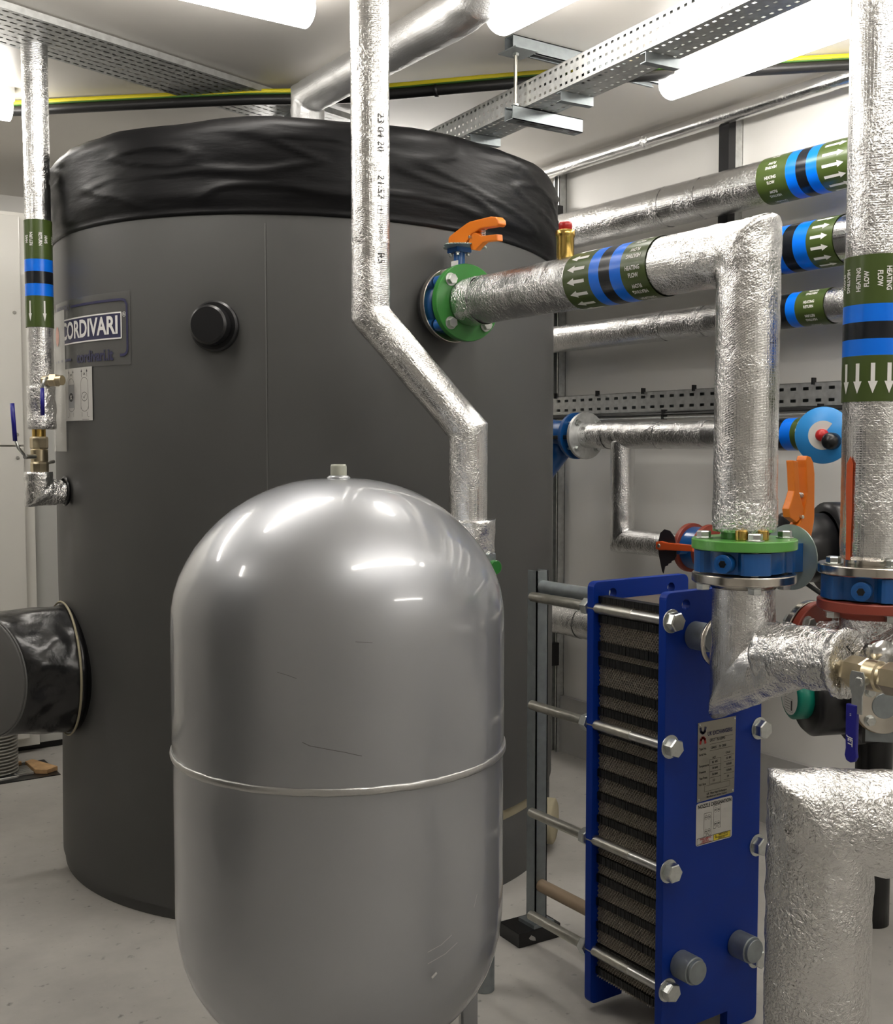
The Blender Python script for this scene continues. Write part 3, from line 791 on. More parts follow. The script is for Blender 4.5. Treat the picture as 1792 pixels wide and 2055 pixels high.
# vinyl cover
mb = MB(); vs = []; rows = [(0,0)]
prof = [(.0015,-.004),(.0045,.0),(.0045,.006),(.003,.012)] + [(.003+.004*min(1,k/5),.012+.19*k/26) for k in range(1,27)] + [(.006,.215),(.0,.228),(-.012,.241),(-.03,.250),(-.06,.255),(-.12,.257),(-.4,.262),(-TR,.265)]
SEG = 360
for j, (dr, dz) in enumerate(prof):
    for k in range(SEG):
        th = 2*PI*k/SEG; c, s = math.cos(th), math.sin(th); h0 = hemz(th)
        w = max(0, min(1, (dz-.01)/.05)) * (1 if dz < .25 else .4)
        z = h0 + dz + (2.212-.252-h0)*min(1, dz/.24)*0
        top = 2.222 + .018*math.cos(th+2.2) + .012*noise.noise(V((c*2.2, s*2.2, 4)))
        z = h0 + dz*(top-h0)/.252 if dz > 0 else h0+dz
        fold = .006*noise.noise(V((c*1.6, s*1.6, z*9+c*3))) + .016*max(0, .12-abs(noise.noise(V((c*2.2+4, s*2.2, z*15+1.6*c)))))/.12*.30 + .0015*noise.noise(V((c*9, s*9, z*30)))
        r = TR + dr + w*fold + .004*w
        vs.append((TX+r*c, TY+r*s, z + .006*w*noise.noise(V((c*7, s*7, 2)))))
fs = [(j*SEG+k, j*SEG+(k+1) % SEG, (j+1)*SEG+(k+1) % SEG, (j+1)*SEG+k) for j in range(len(prof)-1) for k in range(SEG)]
mb.add(vs, fs, True); mb.build('top_cover', M['cover'], tk, 'creased black vinyl cover')
# wrap mapping for things stuck on the jacket: th0 angle, u to the right seen from outside
def wrap(th0, z0, R=TR+.0015):
    def fn(u, v, h):
        a = th0 + u/R
        return V((TX+(R+h)*math.cos(a), TY+(R+h)*math.sin(a), z0+v))
    return fn
# seam
ts = th_of(1.307,2.816); D = Decal(wrap(ts, 1.1)); D.rect(-.0015,-.86,.0015,.85,.0006,1)
D.mb.build('seam', M['face'], tk, 'thin vertical seam')
# round black port cap
tp = th_of(1.197,2.909); n_ = V((math.cos(tp), math.sin(tp), 0)); pc = V((TX,TY,1.676)) + n_*TR
mb = MB(); mb.cyl(pc-n_*.03, pc+n_*.010, .069, 64, .005); mb.cyl(pc+n_*.008, pc+n_*.050, .053, 64, .006)
mb.build('port_cap', M['black'], tk, 'round black port cap')
# manhole boot
md = V((-1,.02,0)).normalized(); mc = V((TX,TY+.015,.660)) + md*(TR-.035)
ML = .272
def shear(p, h): return p + md*(.42*max(0, h/ML)*(p.y-mc.y))
mb = MB(); SEG = 120; vs = []; prof = [(.188,-.06),(.192,.02),(.196,.035)] + [(.199-.014*k/14,.035+(ML-.05)*k/14) for k in range(15)] + [(.182,ML-.006),(.178,ML)]
ex, ey = perp(md)
for j, (r, h) in enumerate(prof):
    for k in range(SEG):
        a = 2*PI*k/SEG; w = min(1, max(0, (h-.03)/.04))*min(1, max(0, (ML-.01-h)/.03))
        f = .012*noise.noise(V((math.cos(a)*2.2, math.sin(a)*2.2, h*9+math.sin(a)*2))) + .006*noise.noise(V((math.cos(a)*4.5, math.sin(a)*4.5, h*16)))
        vs.append(shear(mc + md*h + (ex*math.cos(a)+ey*math.sin(a))*(r+w*f), h))
mb.add(vs, [(j*SEG+k, j*SEG+(k+1) % SEG, (j+1)*SEG+(k+1) % SEG, (j+1)*SEG+k) for j in range(len(prof)-1) for k in range(SEG)], True)
bt = mb.build('manhole_cover', M['boot'], tk, 'glossy black padded manhole cover')
def sheared(mb):
    mb.v = [tuple(shear(V(v), ML)) for v in mb.v]; return mb
sheared(MB().lathe([(.180,ML-.004),(.181,ML+.001),(.176,ML+.004),(.1,ML+.007),(.0,ML+.008)], mc, md, 80)).build('end_face', M['face'], bt, 'flat grey end face')
sheared(MB().lathe([(.180,ML-.002),(.184,ML+.001),(.186,ML-.003),(.183,ML-.006)], mc, md, 80, closed=True)).build('piping', M['face'], bt)
MB().lathe([(.206,.040),(.2095,.044),(.206,.048),(.202,.044)], mc, md, 80, closed=True).build('pale_piping', M['beige'], bt, 'pale cord round the base')
# logo film and printing
tr_ = th_of(1.036,3.135)
W = wrap(tr_, 1.685)
D = Decal(W); D.rect(-.46,-.105,.006,.100,.0003,30); film = D.build('logo_sticker', M['film'], tk, 'clear sticker printed CORDIVARI')
D = Decal(W); D.rect(-.385,-.028,-.032,.040,.0012,40)
D.line([(-.29,.078),(-.22,.078),(-.15,.078),(-.08,.078),(-.024,.078),(-.012,.074),(-.005,.062),(-.004,.02),(-.004,-.03),(-.004,-.062),(-.008,-.072),(-.018,-.078),(-.032,-.078)], .007, .0026)
D.line([(-.46,-.078),(-.42,-.078),(-.38,-.078),(-.335,-.078),(-.298,-.078)], .007, .0026)
D.text('cordivari.it', .046, -.160, -.076, sx=.95, h=.0022); D.text('MADE IN ITALY', .022, -.370, .078, sx=.85, h=.0022)
D.build('navy_print', M['navy'], film, 'navy lettering and frame')
D = Decal(W)
for a, b in (((-.389,.042),(-.028,.042)),((-.389,-.030),(-.028,-.030))):
    for k in range(16):
        u0 = a[0]+(b[0]-a[0])*k/16; u1 = a[0]+(b[0]-a[0])*(k+1)/16; D.rect(u0,a[1]-.002,u1,a[1]+.002,.0020,3)
D.rect(-.031,-.03,-.027,.042,.0014); D.ring(-.017,.036,.0065,.0065,.001,.0012,18); D.text('R', .009, -.017, .036, h=.0012)
D.build('white_frame', M['white'], film)
D = Decal(W); D.text('CORDIVARI', .070, -.205, .0055, sx=.90, h=.0024); D.build('white_lettering', M['white'], film)
# pictogram paper
tq = th_of(.979,3.292); W = wrap(tq, 1.503)
D = Decal(W); D.rect(-.30,-.078,0,.078,.0012,20); pp = D.build('pictogram_label', M['paper'], tk, 'white paper label with upright cylinder drawings')
D = Decal(W)
for cu, fill in ((-.135,1),(-.045,0)):
    D.line([(cu-.022,-.045),(cu-.022,.03)], .0012, .0016); D.line([(cu+.022,-.045),(cu+.022,.03)], .0012, .0016)
    D.ring(cu,.03,.022,.018,.0012,.0016,14,0,PI); D.ring(cu,-.035,.022,.016,.0012,.0016,14,PI,2*PI)
    for sx in (-1,1):
        D.line([(cu+sx*.016,-.066),(cu+sx*.016,-.054)], .0014, .0016)
        D.line([(cu+sx*.016,.050),(cu+sx*.016,.070)], .0014, .0016); D.poly([(cu+sx*.016-.004,.064),(cu+sx*.016+.004,.064),(cu+sx*.016,.073)], .0016)
D.line([(-.165,-.067),(-.02,-.067)], .0016, .0016); D.line([(-.06,-.075),(-.02,-.075)], .001, .0016)
D.disc(-.135,-.008,.017,.013,.0022); D.ring(-.045,-.008,.017,.013,.0014,.0016,20); D.line([(-.052,-.008),(-.047,-.013),(-.038,-.001)], .0018, .0016)
D.text('NO', .009, -.135, .058, h=.0016); D.text('OK', .009, -.045, .058, h=.0016)
D.build('pictogram', M['ink'], pp)
D = Decal(W); D.rect(-.156,-.04,-.114,.030,.0015,3); D.build('grey_cylinder', M['paperg'], pp)
D = Decal(W); D.line([(-.142,-.014),(-.128,-.002)], .0025, .0026); D.line([(-.142,-.002),(-.128,-.014)], .0025, .0026); D.build('cross', M['white'], pp)
# long paper strip in a clear pocket over the left ends
t2 = th_of(.952,3.470); W = wrap(t2, 1.545, TR+.004)
D = Decal(W); D.rect(-.30,-.212,0,.215,.0,16); ps = D.build('document_pocket', M['plastic_film'], tk, 'clear pocket holding a pale data sheet')
D = Decal(W)
for k in range(9): D.line([(-.16,.02-.022*k),(-.05,.02-.022*k)], .0012, .0008)
D.rect(-.17,.02,-.12,.03,.0008,2); D.build('small_print', M['paperg'], ps)
D = Decal(W); D.disc(-.08,.14,.022,.030,.0008); D.build('red_mark', M['pinkish'], ps)
# foam ended stub low on the right
sd = V((.64,-.77,0)).normalized(); sc = V((TX,TY,.105)) + sd*(TR-.02)
MB().lathe([(.075,0),(.075,.045),(.066,.05),(.0,.05)], sc, sd, 44).build('drain_stub', M['beige'], tk, 'beige foam covered stub')
# grommet where the return pipe enters
MB().lathe([(.040,-.004),(.047,.004),(.040,.008)], V((TX-TR,TY,1.212)), (-1,0,0), 40).build('grommet', M['black'], tk)

# ------------------------------------------------------------------ expansion vessel
VX, VY, VR = 1.10, 2.028, .34
vt = thing('expansion_vessel', (VX,VY,0), 'silver painted expansion vessel with domed ends standing in front of the tank', 'vessel')
dome = [(0,1.2845),(.03,1.284),(.063,1.2815),(.095,1.276),(.125,1.2675),(.155,1.256),(.185,1.241),(.215,1.222),(.242,1.200),(.268,1.174),(.290,1.147),(.308,1.118),(.322,1.090),(.332,1.060),(.338,1.028),(.340,.990)]
prof = dome + [(.340,.99-.045*k) for k in range(1,6)] + [(.340,.736)] + [(.3385,.73-.05*k) for k in range(0,7)] + [(.3375,.39),(.334,.355),(.326,.315),(.312,.275),(.292,.238),(.266,.205),(.235,.176),(.2,.155),(.15,.135),(.1,.124),(.05,.119),(0,.118)]
MB().lathe(prof, (VX,VY,0), (0,0,1), 160).build('shell', M['vessel'], vt, 'silver painted steel shell')
mb = MB(); vs = []; n = 300; m = 10
for k in range(n):
    a = 2*PI*k/n
    for j in range(m):
        b = 2*PI*j/m; rr = .0062 + .0012*noise.noise(V((math.cos(a)*14,math.sin(a)*14,j*.4)))
        vs.append((VX+(VR+.001+rr*.55*math.cos(b))*math.cos(a), VY+(VR+.001+rr*.55*math.cos(b))*math.sin(a), .736+rr*1.15*math.sin(b)))
mb.add(vs, [(k*m+j, ((k+1) % n)*m+j, ((k+1) % n)*m+(j+1) % m, k*m+(j+1) % m) for k in range(n) for j in range(m)], True)
mb.build('weld_seam', M['bead'], vt, 'raised weld seam')
MB().lathe([(.0,1.281),(.024,1.281),(.024,1.286),(.019,1.290),(.0,1.290)], (VX,VY,0), (0,0,1), 40).build('boss', M['vessel'], vt)
MB().lathe([(.0165,1.289),(.0165,1.308),(.015,1.3125),(.0,1.3125)], (VX,VY,0), (0,0,1), 36).build('plug', M['plug'], vt, 'cream plastic plug')
for k in range(3):
    a = PI/2 + k*2*PI/3; d = V((math.cos(a), math.sin(a), 0)); s = V((-d.y, d.x, 0))
    mb = MB(); p = V((VX,VY,0)) + d*.255
    mb.box((-.028,-.005,0),(.028,.0,.25)); mb.box((-.028,-.005,0),(-.023,.03,.25)); mb.box((.023,-.005,0),(.028,.03,.25)); mb.box((-.04,-.02,0),(.04,.05,.005))
    mb.v = [tuple(p + s*v[0] + d*v[1] + V((0,0,v[2]))) for v in mb.v]
    mb.build('leg', M['vessel'], vt)
# scratches and scuffs
def vwrap(th0, z0):
    return lambda u, v, h: V((VX+(VR+h)*math.cos(th0+u/VR), VY+(VR+h)*math.sin(th0+u/VR), z0+v))
tc_ = math.atan2(1.731-VY, .948-VX)
D = Decal(vwrap(tc_, .790)); D.line([(-.075,.036),(-.062,.030),(-.04,.026),(-.02,.022),(.0,.018),(.018,.013),(.03,.010)], .0012, .0003)
D.line([(-.12,.16),(-.10,.155),(-.085,.150)], .0008, .0003); D.line([(.02,.215),(.05,.212)], .0008, .0003)
D.build('scratch', M['scr'], vt, 'thin dark scratch')
D = Decal(vwrap(tc_+.55, .42)); D.line([(-.03,.0),(.0,.006),(.025,.017)], .0012, .0003); D.line([(-.03,-.022),(.01,-.014),(.04,-.002)], .0012, .0003); D.line([(.09,.05),(.10,.072)], .001, .0003)
D.line([(-.02,-.05),(-.012,-.045)], .005, .0003); D.build('scuff', M['scrl'], vt, 'pale scuff marks')

# green tag and valve parts just behind the vessel
OX, OY = 1.405, 2.42
t = thing('insulated_pipe', (1.58,2.253,1.1), 'foil wrapped pipe with a diagonal offset in front of the tank', 'pipe')
mb = tube(MB(), [(OX,OY,ZC-.002),(OX,OY,1.672),(1.582,2.253,1.387),(1.582,2.253,1.10)], .0475, 56, .008, .0007, crush=[((OX,OY,1.66),.09,.003),((1.582,2.253,1.39),.09,.003)])
mb.build('foil_jacket', M['foil'], t)
vd = V((-.50,-.866,0)); ph = .53
def pf(u, v, h):
    a = ph + v/.0505; up = V((vd.y, -vd.x, 0)); d = vd*math.cos(a) + V((.866,-.5,0))*math.sin(a)
    return V((OX,OY,0)) + d*(.0505+h) + V((0,0,2.02-u))
for w_, sz, u_ in (('23 04 20', .026, -.085), ('21:57', .026, .045), ('2470/20', .013, .152), ('R5', .026, .215)):
    D = Decal(pf); D.text(w_, sz, u_, 0, sx=1.0); D.build('date_code', M['ink'], t, 'black printed date code')
D = Decal(pf); D.line([(.090,-.008),(.108,-.008),(.108,.008),(.090,.008)], .001, .0008, True); D.text('+', .014, .099, 0); D.build('printed_mark', M['ink'], t)
tube(MB(), [(1.590,2.245,1.17),(1.590,2.245,1.085)], .056, 48, .008, .004, freq=34).build('joint_wrap', M['foil_c'], t, 'crumpled foil at the joint')
tape_ring(t, (OX,OY,1.85), (0,0,1), .0482, .012)
t = thing('pipe_fitting', (1.60,2.19,1.0), 'green and zinc pipe fitting glimpsed behind the right shoulder of the vessel', 'pipe fitting')
mb = MB(); mb.cyl((1.595,2.2,.0),(1.595,2.2,1.09), .026, 28); mb.build('pipe', M['galvd'], t)
mb = MB(); mb.cyl((1.600,2.190,1.058),(1.600,2.160,1.058), .017, 24); mb.build('green_disc', M['green'], t, 'green disc')
bolt(t, (1.595,2.185,1.085), (0,-1,0), .009, .008)

# ------------------------------------------------------------------ ceiling run into the tank top
t = thing('insulated_pipe', (1.72,3.37,2.30), 'foil wrapped pipe under the ceiling dropping into the top of the tank', 'pipe')
tube(MB(), [(1.72,3.37,2.225),(1.72,3.37,2.492),(1.72,2.50,2.492),(1.72,2.42,2.50),(1.72,2.36,2.558)], [.052,.055,.062,.060,.055], 56, .01, .0012, crush=[((1.72,3.37,2.49),.12,.003),((1.72,2.45,2.49),.12,.004)]).build('foil_jacket', M['foil_m'], t)
# cable and earth wire
t = thing('cable', (1.63,3.5,2.5), 'thick black cable running under the ceiling behind the foil pipe', 'cable')
pts = [V((-.4,5.5,2.53)),(1.30,3.86,2.520),(1.45,3.71,2.517),(1.60,3.56,2.513),(1.72,3.455,2.508),(1.85,3.34,2.506),(2.0,3.18,2.508),(2.15,3.02,2.512),(2.30,2.87,2.516),(3.16,2.1,2.525)]
tube(MB(), pts, .0175, 24, .05, .0).build('sheath', M['cablek'], t)
MB().lathe([(.019,-.006),(.0215,-.005),(.0215,.005),(.019,.006)], (2.06,3.117,2.510), (.15,-.16,.004), 24).build('cable_tie', M['black'], t)
t = thing('earth_cable', (1.63,3.5,2.53), 'yellow and green earth cable strapped along the black ceiling cable', 'cable')
pts2 = [V(p)+V((-.006,-.006,.024)) for p in pts]
tube(MB(), pts2, .0088, 14, .05, 0).build('yellow_sheath', M['cableyg'], t)
tube(MB(), [V(p)+V((-.002,-.002,-.0068)) for p in pts2], .0040, 10, .05, 0).build('green_stripe', M['cableg'], t, 'green stripe')

# perforated tray with real slots
def perf_tray(t, o, e, w, L, W, H, name='tray', rows=4, pitch=.03, slot=(.014,.007), m=None, flanges=(1,1), th=.0015, nm='tray_base'):
    """o corner, e length dir, w width dir (unit), base sheet with slots, rails up by H"""
    o, e, w = V(o), V(e).normalized(), V(w).normalized(); u = e.cross(w); 
    if u.z < 0: u = -u
    mb = MB(); n = int(L/pitch)
    ys = [0]
    for r in range(rows):
        c = W*(r+.5)/rows; ys += [c-slot[1]/2, c+slot[1]/2]
    ys.append(W)
    for i in range(n):
        x0 = i*pitch; xa = x0+(pitch-slot[0])/2; xb = xa+slot[0]; x1 = x0+pitch
        for j in range(len(ys)-1):
            ya, yb = ys[j], ys[j+1]
            spans = [(x0,xa),(xb,x1)] if j % 2 == 1 else [(x0,x1)]
            for a, b in spans:
                P = [o+e*a+w*ya, o+e*b+w*ya, o+e*b+w*yb, o+e*a+w*yb]
                mb.add(P + [p+u*th for p in P], [(0,1,2,3),(7,6,5,4)])
    ob = mb.build(nm, m or M['galv'], t)
    Lr = n*pitch
    for k, y in enumerate((0, W)):
        if flanges[k]:
            mb = MB(); s = 1 if k == 0 else -1
            mb.prism([(0,0),(th*s,0),(th*s,H-.004),(.010*s,H-.004),(.012*s,H),(0,H)], o+w*y, w, u, Lr if True else 0)
            # prism extrudes along w x u; flip to run along e
            if (w.cross(u)).dot(e) < 0:
                mb.v = [tuple(V(v)+e*Lr) if i < 6 else tuple(V(v)+e*Lr) for i, v in enumerate(mb.v)]
            mb.build('side_rail', m or M['galv'], t)
    return ob
t = thing('cable_tray', (2.08,2.6,2.36), 'galvanised perforated cable tray hung from the ceiling on a strut bracket', 'cable tray')
te = V((.076,1,0)).normalized(); tw = V((1,-.076,0)).normalized(); to = V((2.094,2.705,2.357)) - te*1.85
perf_tray(t, to, te, (0,0,1), 3.7, .074, .010, rows=3, pitch=.026, slot=(.012,.008), flanges=(0,1), nm='perforated_side')
perf_tray(t, to, te, tw, 3.7, .122, .030, rows=3, pitch=.026, slot=(.013,.011), flanges=(0,1))
for y in (2.15,2.52,3.02,3.45):
    o = to + te*(y-2.705+1.85); P = lambda a, b, c: o + te*a + tw*b + V((0,0,c))
    mb = MB()
    for (a0,a1,c0,c1) in ((-.011,.011,-.004,-.001),(-.011,-.009,-.026,-.004),(-.011,.011,-.028,-.026)):
        vs = [P(a,b,c) for c in (c0,c1) for (a,b) in ((a0,.004),(a1,.004),(a1,.118),(a0,.118))]
        mb.add(vs, [(0,3,2,1),(4,5,6,7),(0,1,5,4),(1,2,6,5),(2,3,7,6),(3,0,4,7)])
    mb.build('cross_support', M['galvd'], t)
def strut(mb, a, L, ax, w=.041, h=.041, up=(0,0,1), slots=True):
    a, ax, up = V(a), V(ax).normalized(), V(up); sd = ax.cross(up).normalized(); th = .0025
    for (p0, p1) in (((-w/2,0),(w/2,th)), ((-w/2,0),(-w/2+th,h)), ((w/2-th,0),(w/2,h)), ((-w/2,h-th),(-w/2+.009,h)), ((w/2-.009,h-th),(w/2,h))):
        vs = []
        for q in (0, L):
            for (x, z) in ((p0[0],p0[1]),(p1[0],p0[1]),(p1[0],p1[1]),(p0[0],p1[1])):
                vs.append(a + ax*q + sd*x + up*z)
        mb.add(vs, [(0,1,2,3),(7,6,5,4),(0,4,5,1),(1,5,6,2),(2,6,7,3),(3,7,4,0)])
t = thing('trapeze_hanger', (2.07,2.705,2.31), 'galvanised strut bracket hanging on a threaded rod under the cable tray', 'bracket')
mb = MB(); strut(mb, (2.045,2.705,2.314), .27, (1,0,0)); mb.build('lower_strut', M['galvd'], t)
mb = MB()
for k in range(5): mb.box((2.075+.05*k,2.696,2.3132),(2.097+.05*k,2.708,2.3142))
mb.build('slots', M['black'], t, 'dark slots in the underside')
mb = MB(); strut(mb, (2.045,2.705,2.558), .60, (1,0,0), up=(0,0,-1)); mb.box((2.035,2.66,2.513),(2.12,2.745,2.517)); mb.build('upper_strut', M['galvd'], t)
MB().cyl((2.07,2.705,2.33),(2.07,2.705,2.52), .005, 12).build('threaded_rod', M['rod'], t)
MB().hexa((2.07,2.705,2.505),(2.07,2.705,2.513), .010).build('nut', M['zinc'], t)
MB().hexa((2.07,2.705,2.356),(2.07,2.705,2.366), .010).build('nut', M['zinc'], t)
t = thing('cable_tray', (1.7,3.6,2.53), 'perforated cable tray crossing under the ceiling behind the tank drop pipe', 'cable tray')
e_ = V((1,.30,0)).normalized(); w_ = V((-.30,1,0)).normalized()
perf_tray(t, V((1.30,3.42,2.535))-e_*1.9, e_, w_, 2.68, .26, .02, rows=8, pitch=.030, slot=(.020,.009), flanges=(1,1))
mb = MB(); strut(mb, (1.80,3.44,2.49), .40, (.1,1,0)); mb.build('support_strut', M['galvd'], t)

# ceiling lights
def batten(x0, x1, y, label, rot=0):
    L = x1-x0; t = thing('ceiling_light', (0,0,0), label, 'light', 'ceiling batten lights')
    MB().box((-L/2,-.03,-.045),(L/2,.03,0)).build('body', M['lampb'], t)
    mb = MB(); n = 14
    mb.prism([(-.03,0)] + [(.048*math.cos(PI-.5+(PI+1)*k/n), -.024+.038*math.sin(PI-.5+(PI+1)*k/n)) for k in range(0,n+1)] + [(.03,0)], (-L/2+.01,0,-.045), (0,1,0), (0,0,1), L-.02, True)
    mb.build('diffuser', M['lamp'], t)
    t.location = ((x0+x1)/2, y, ZC) if not rot else (y, (x0+x1)/2, ZC); t.rotation_euler = (0,0,rot)
batten(.35, 1.40, 2.72, 'batten light on the ceiling above the silver vessel, left of the ceiling pipe')
batten(.75, 2.30, .90, 'batten light on the ceiling just in front of the exchanger')
batten(2.08, 2.49, 1.845, 'short batten light on the ceiling beside the ceiling pipe elbow', PI/2)
batten(-.55, .95, 4.05, 'batten light on the ceiling in front of the white cabinet')
batten(1.15, 2.64, 2.63, 'batten light on the ceiling between the cable tray and the right wall', PI/2)
batten(1.95, 3.00, 4.25, 'added batten light hidden beyond the tank, brightening the right wall')  # added lamp, hidden by the tank, to lift the wall and ceiling
batten(1.60, 2.90, -1.1, 'added unseen batten light on the ceiling behind the camera at right')  # added out of view for light and reflections from behind
batten(-1.90, -.6, 2.72, 'added unseen batten light on the ceiling by the left wall, level with the vessel')  # added out of view for its light and reflections on the left

# ------------------------------------------------------------------ pipes on the right wall
PB = 2.98
def wallpipe(x, y0, y1, z, r, label, m='foil', joints=(), name='insulated_pipe'):
    t = thing(name, (x,y0,z), label, 'pipe')
    n = max(2, int((y1-y0)/.4)); pts = [(x, y0+(y1-y0)*k/n, z) for k in range(n+1)]
    tube(MB(), [pts[0], pts[-1]], r, 48, .012, .0009, freq=26).build('foil_jacket', M[m], t)
    for y in joints: tape_ring(t, (x,y,z), (0,1,0), r+.0004, .04)
    return t
wallpipe(3.09, -1.5, 5.6, 2.521, .028, 'thin foil wrapped pipe highest on the right wall, close under the ceiling', 'foil_s', (3.2,))
t = wallpipe(3.02, -1.5, 5.6, 2.230, .074, 'thick foil wrapped pipe on the right wall, second from the top', 'foil', (3.03,2.85))
marking(t, (3.02,2.545,2.230), (0,-1,0), (-1,0,0), .075, [('text',.12),('blue',.04),('black',.04),('blue',.04),('arrows',.12)], ('HEATING','FLOW'), .0130, 10, 1, 1, -.2)
t = wallpipe(3.02, -1.5, 5.6, 1.995, .075, 'foil wrapped pipe with white arrows, on the right wall behind the elbow', 'foil_s')
marking(t, (3.02,2.645,1.995), (0,-1,0), (-1,0,0), .076, [('text',.165),('blue',.045),('black',.044),('blue',.052),('arrows',.098)], ('HEATING','FLOW'), .0130, 10, 1, 1, .1)
t = wallpipe(3.03, -1.5, 5.6, 1.796, .055, 'foil wrapped heating return pipe on the right wall, below the arrowed pipe', 'foil', (3.05,2.85))
marking(t, (3.03,2.68,1.796), (0,-1,0), (-1,0,0), .056, [('arrows',.12),('blue',.04),('black',.04+.04),('blue',.038),('text',.11)], ('HEATING','RETURN'), .0120, 8, 1, 1, .1)
# return main with tee
t = thing('insulated_pipe', (2.98,3.3,1.39), 'foil wrapped return pipe with a drop leg, level with the wall cable tray', 'pipe')
tube(MB(), [(2.98,3.43,1.391),(2.98,2.31,1.387)], .0505, 48, .01, .0012, crush=[((2.98,3.2,1.39),.12,.003)]).build('foil_jacket', M['foil'], t)
tube(MB(), [(2.98,3.207,1.37),(2.98,3.207,.985),(2.98,2.856,.985)], .0465, 44, .01, .0016, crush=[((2.98,3.207,.985),.12,.004)]).build('drop_leg', M['foil'], t)
for y in (3.02,2.78,3.30): tape_ring(t, (2.98,y,1.39), (0,1,0), .0515, .03)
marking(t, (2.98,2.565,1.388), (0,-1,0), (-1,0,0), .0515, [('arrows',.06),('black',.087),('blue',.042),('text',.085)], ('HEATING','RETURN'), .0120, 8, 1, 1, .1)
# strainer valve at its left end
t = thing('flanged_valve', (2.98,3.47,1.39), 'blue flanged valve with pale steel flange partly hidden behind the right side of the tank', 'valve')
flange(t, (2.98,3.432,1.391), (0,-1,0), .094, .016, .04, M['galv'], label='pale zinc flange')
flange(t, (2.98,3.47,1.391), (0,1,0), .094, .018, .04, M['blue'], label='blue flange')
MB().lathe([(.05,3.44),(.05,3.49),(.06,3.56),(.07,3.64),(.05,3.70)], (2.98,0,1.391), (0,1,0), 40).build('valve_body', M['blue'], t)
tube(MB(), [(2.98,3.56,1.36),(2.93,3.72,1.17)], .05, 28, .05, 0).build('strainer_leg', M['blue'], t, 'blue slanting strainer leg')
for a in ang:
    p = V((2.98+.072*math.cos(a),3.415,1.391+.072*math.sin(a))); bolt(t, p, (0,-1,0), .011, .010, shank=.06)
MB().prism([(-.006,0),(.006,0),(.009,.16),(.0,.175),(-.009,.16)], (2.90,3.60,1.385), (0,0,1), (0,-1,0), .016).build('lever', M['black'], t, 'black lever', bevel=.003)
MB().cyl((2.93,3.60,1.391),(2.895,3.60,1.391), .022, 24).build('stem', M['black'], t)
# valve on the drop leg
VC = V((2.98,2.80,.985))
t = thing('butterfly_valve', (2.98,2.80,.985), 'butterfly valve with red flanges and a dark toothed plate behind the green flange', 'valve')
flange(t, VC+V((0,.035,0)), (0,1,0), .088, .018, .04, M['red'], label='red oxide flange')
flange(t, VC+V((0,-.035,0)), (0,-1,0), .088, .018, .04, M['red'], label='red oxide flange')
MB().cyl(VC+V((0,-.033,0)), VC+V((0,.033,0)), .076, 40).build('valve_body', M['blue'], t, 'blue valve body')
MB().cyl(VC+V((-.07,0,0)), VC+V((-.115,0,0)), .015, 20).build('stem', M['blue'], t)
for a in ang:
    p = VC+V((.071*math.cos(a),.053,.071*math.sin(a))); bolt(t, p, (0,1,0), .010, .009)
    p = VC+V((.071*math.cos(a),-.053,.071*math.sin(a))); bolt(t, p, (0,-1,0), .010, .009, name='nut')
q = VC+V((-.118,.045,.0))
pts = [(-.035,.055),(-.015,.07),(.012,.066),(.034,.045),(.044,.01),(.044,-.022)] + [(.040-.008*k+(.003 if k % 2 else -.003), -.030-.0055*k) for k in range(7)] + [(-.018,-.088),(-.024,-.080),(-.042,-.02),(-.045,.02)]
MB().prism([(a, b) for a, b in pts], q, (0,-1,0), (0,0,1), .003).build('notch_plate', M['notch'], t, 'dark toothed plate')
lv = MB().prism([(-.018,-.013),(-.018,.013),(.0,.016),(.03,.012),(.16,.010),(.16,-.012),(.03,-.014),(.0,-.016)], q+V((-.006,.018,.012)), (0,-1,.02), (0,0,1), .018).build('lever', M['orangev'], t, 'vermilion lever', bevel=.003)
MB().cyl(q+V((-.004,.018,.012)), q+V((-.028,.018,.012)), .007, 16).build('pivot', M['zinc'], lv)
tube(MB(), [VC+V((0,-.05,0)), VC+V((0,-.30,0))], .046, 40, .012, .001).build('spool', M['foil'], t)
# dial handwheel
t = thing('balancing_valve', (2.98,2.25,1.385), 'balancing valve with round blue dial and red centre knob beside the right edge pipe', 'valve')
dn = V((-.93,-.37,0)).normalized(); dc = V((2.90,2.225,1.383))
MB().lathe([(.0,-.004),(.086,-.004),(.088,.0),(.086,.004),(.0,.004)], dc, dn, 64).build('dial', M['dial'], t, 'round blue dial')
exd, eyd = perp(dn)
D = Decal(lambda u, v, h: dc + exd*u + eyd*v + dn*(.0042+h))
D.poly([(0,0)] + [(.045*math.cos(.9+k*4.2/24), .045*math.sin(.9+k*4.2/24)) for k in range(25)], .0006); D.build('scale', M['paper'], t, 'pale dial scale')
MB().lathe([(.0,.028),(.014,.026),(.019,.02),(.019,.004)], dc, dn, 28).build('knob', M['redcap'], t, 'red knob')
MB().lathe([(.0,.05),(.02,.047),(.026,.035),(.026,.004)], dc+exd*(.030)+eyd*-.018, dn, 28).build('black_cap', M['black'], t, 'black cap')
MB().cyl((2.98,2.31,1.385),(2.98,2.12,1.385), .05, 32).build('valve_body', M['blue'], t, 'blue valve body')
MB().cyl(dc, V((2.98,2.25,1.385)), .02, 20).build('stem', M['blue'], t)
tube(MB(), [(2.98,2.13,1.385),(2.98,-1.0,1.385)], .05, 40, .02, .001).build('onward_pipe', M['foil'], t)
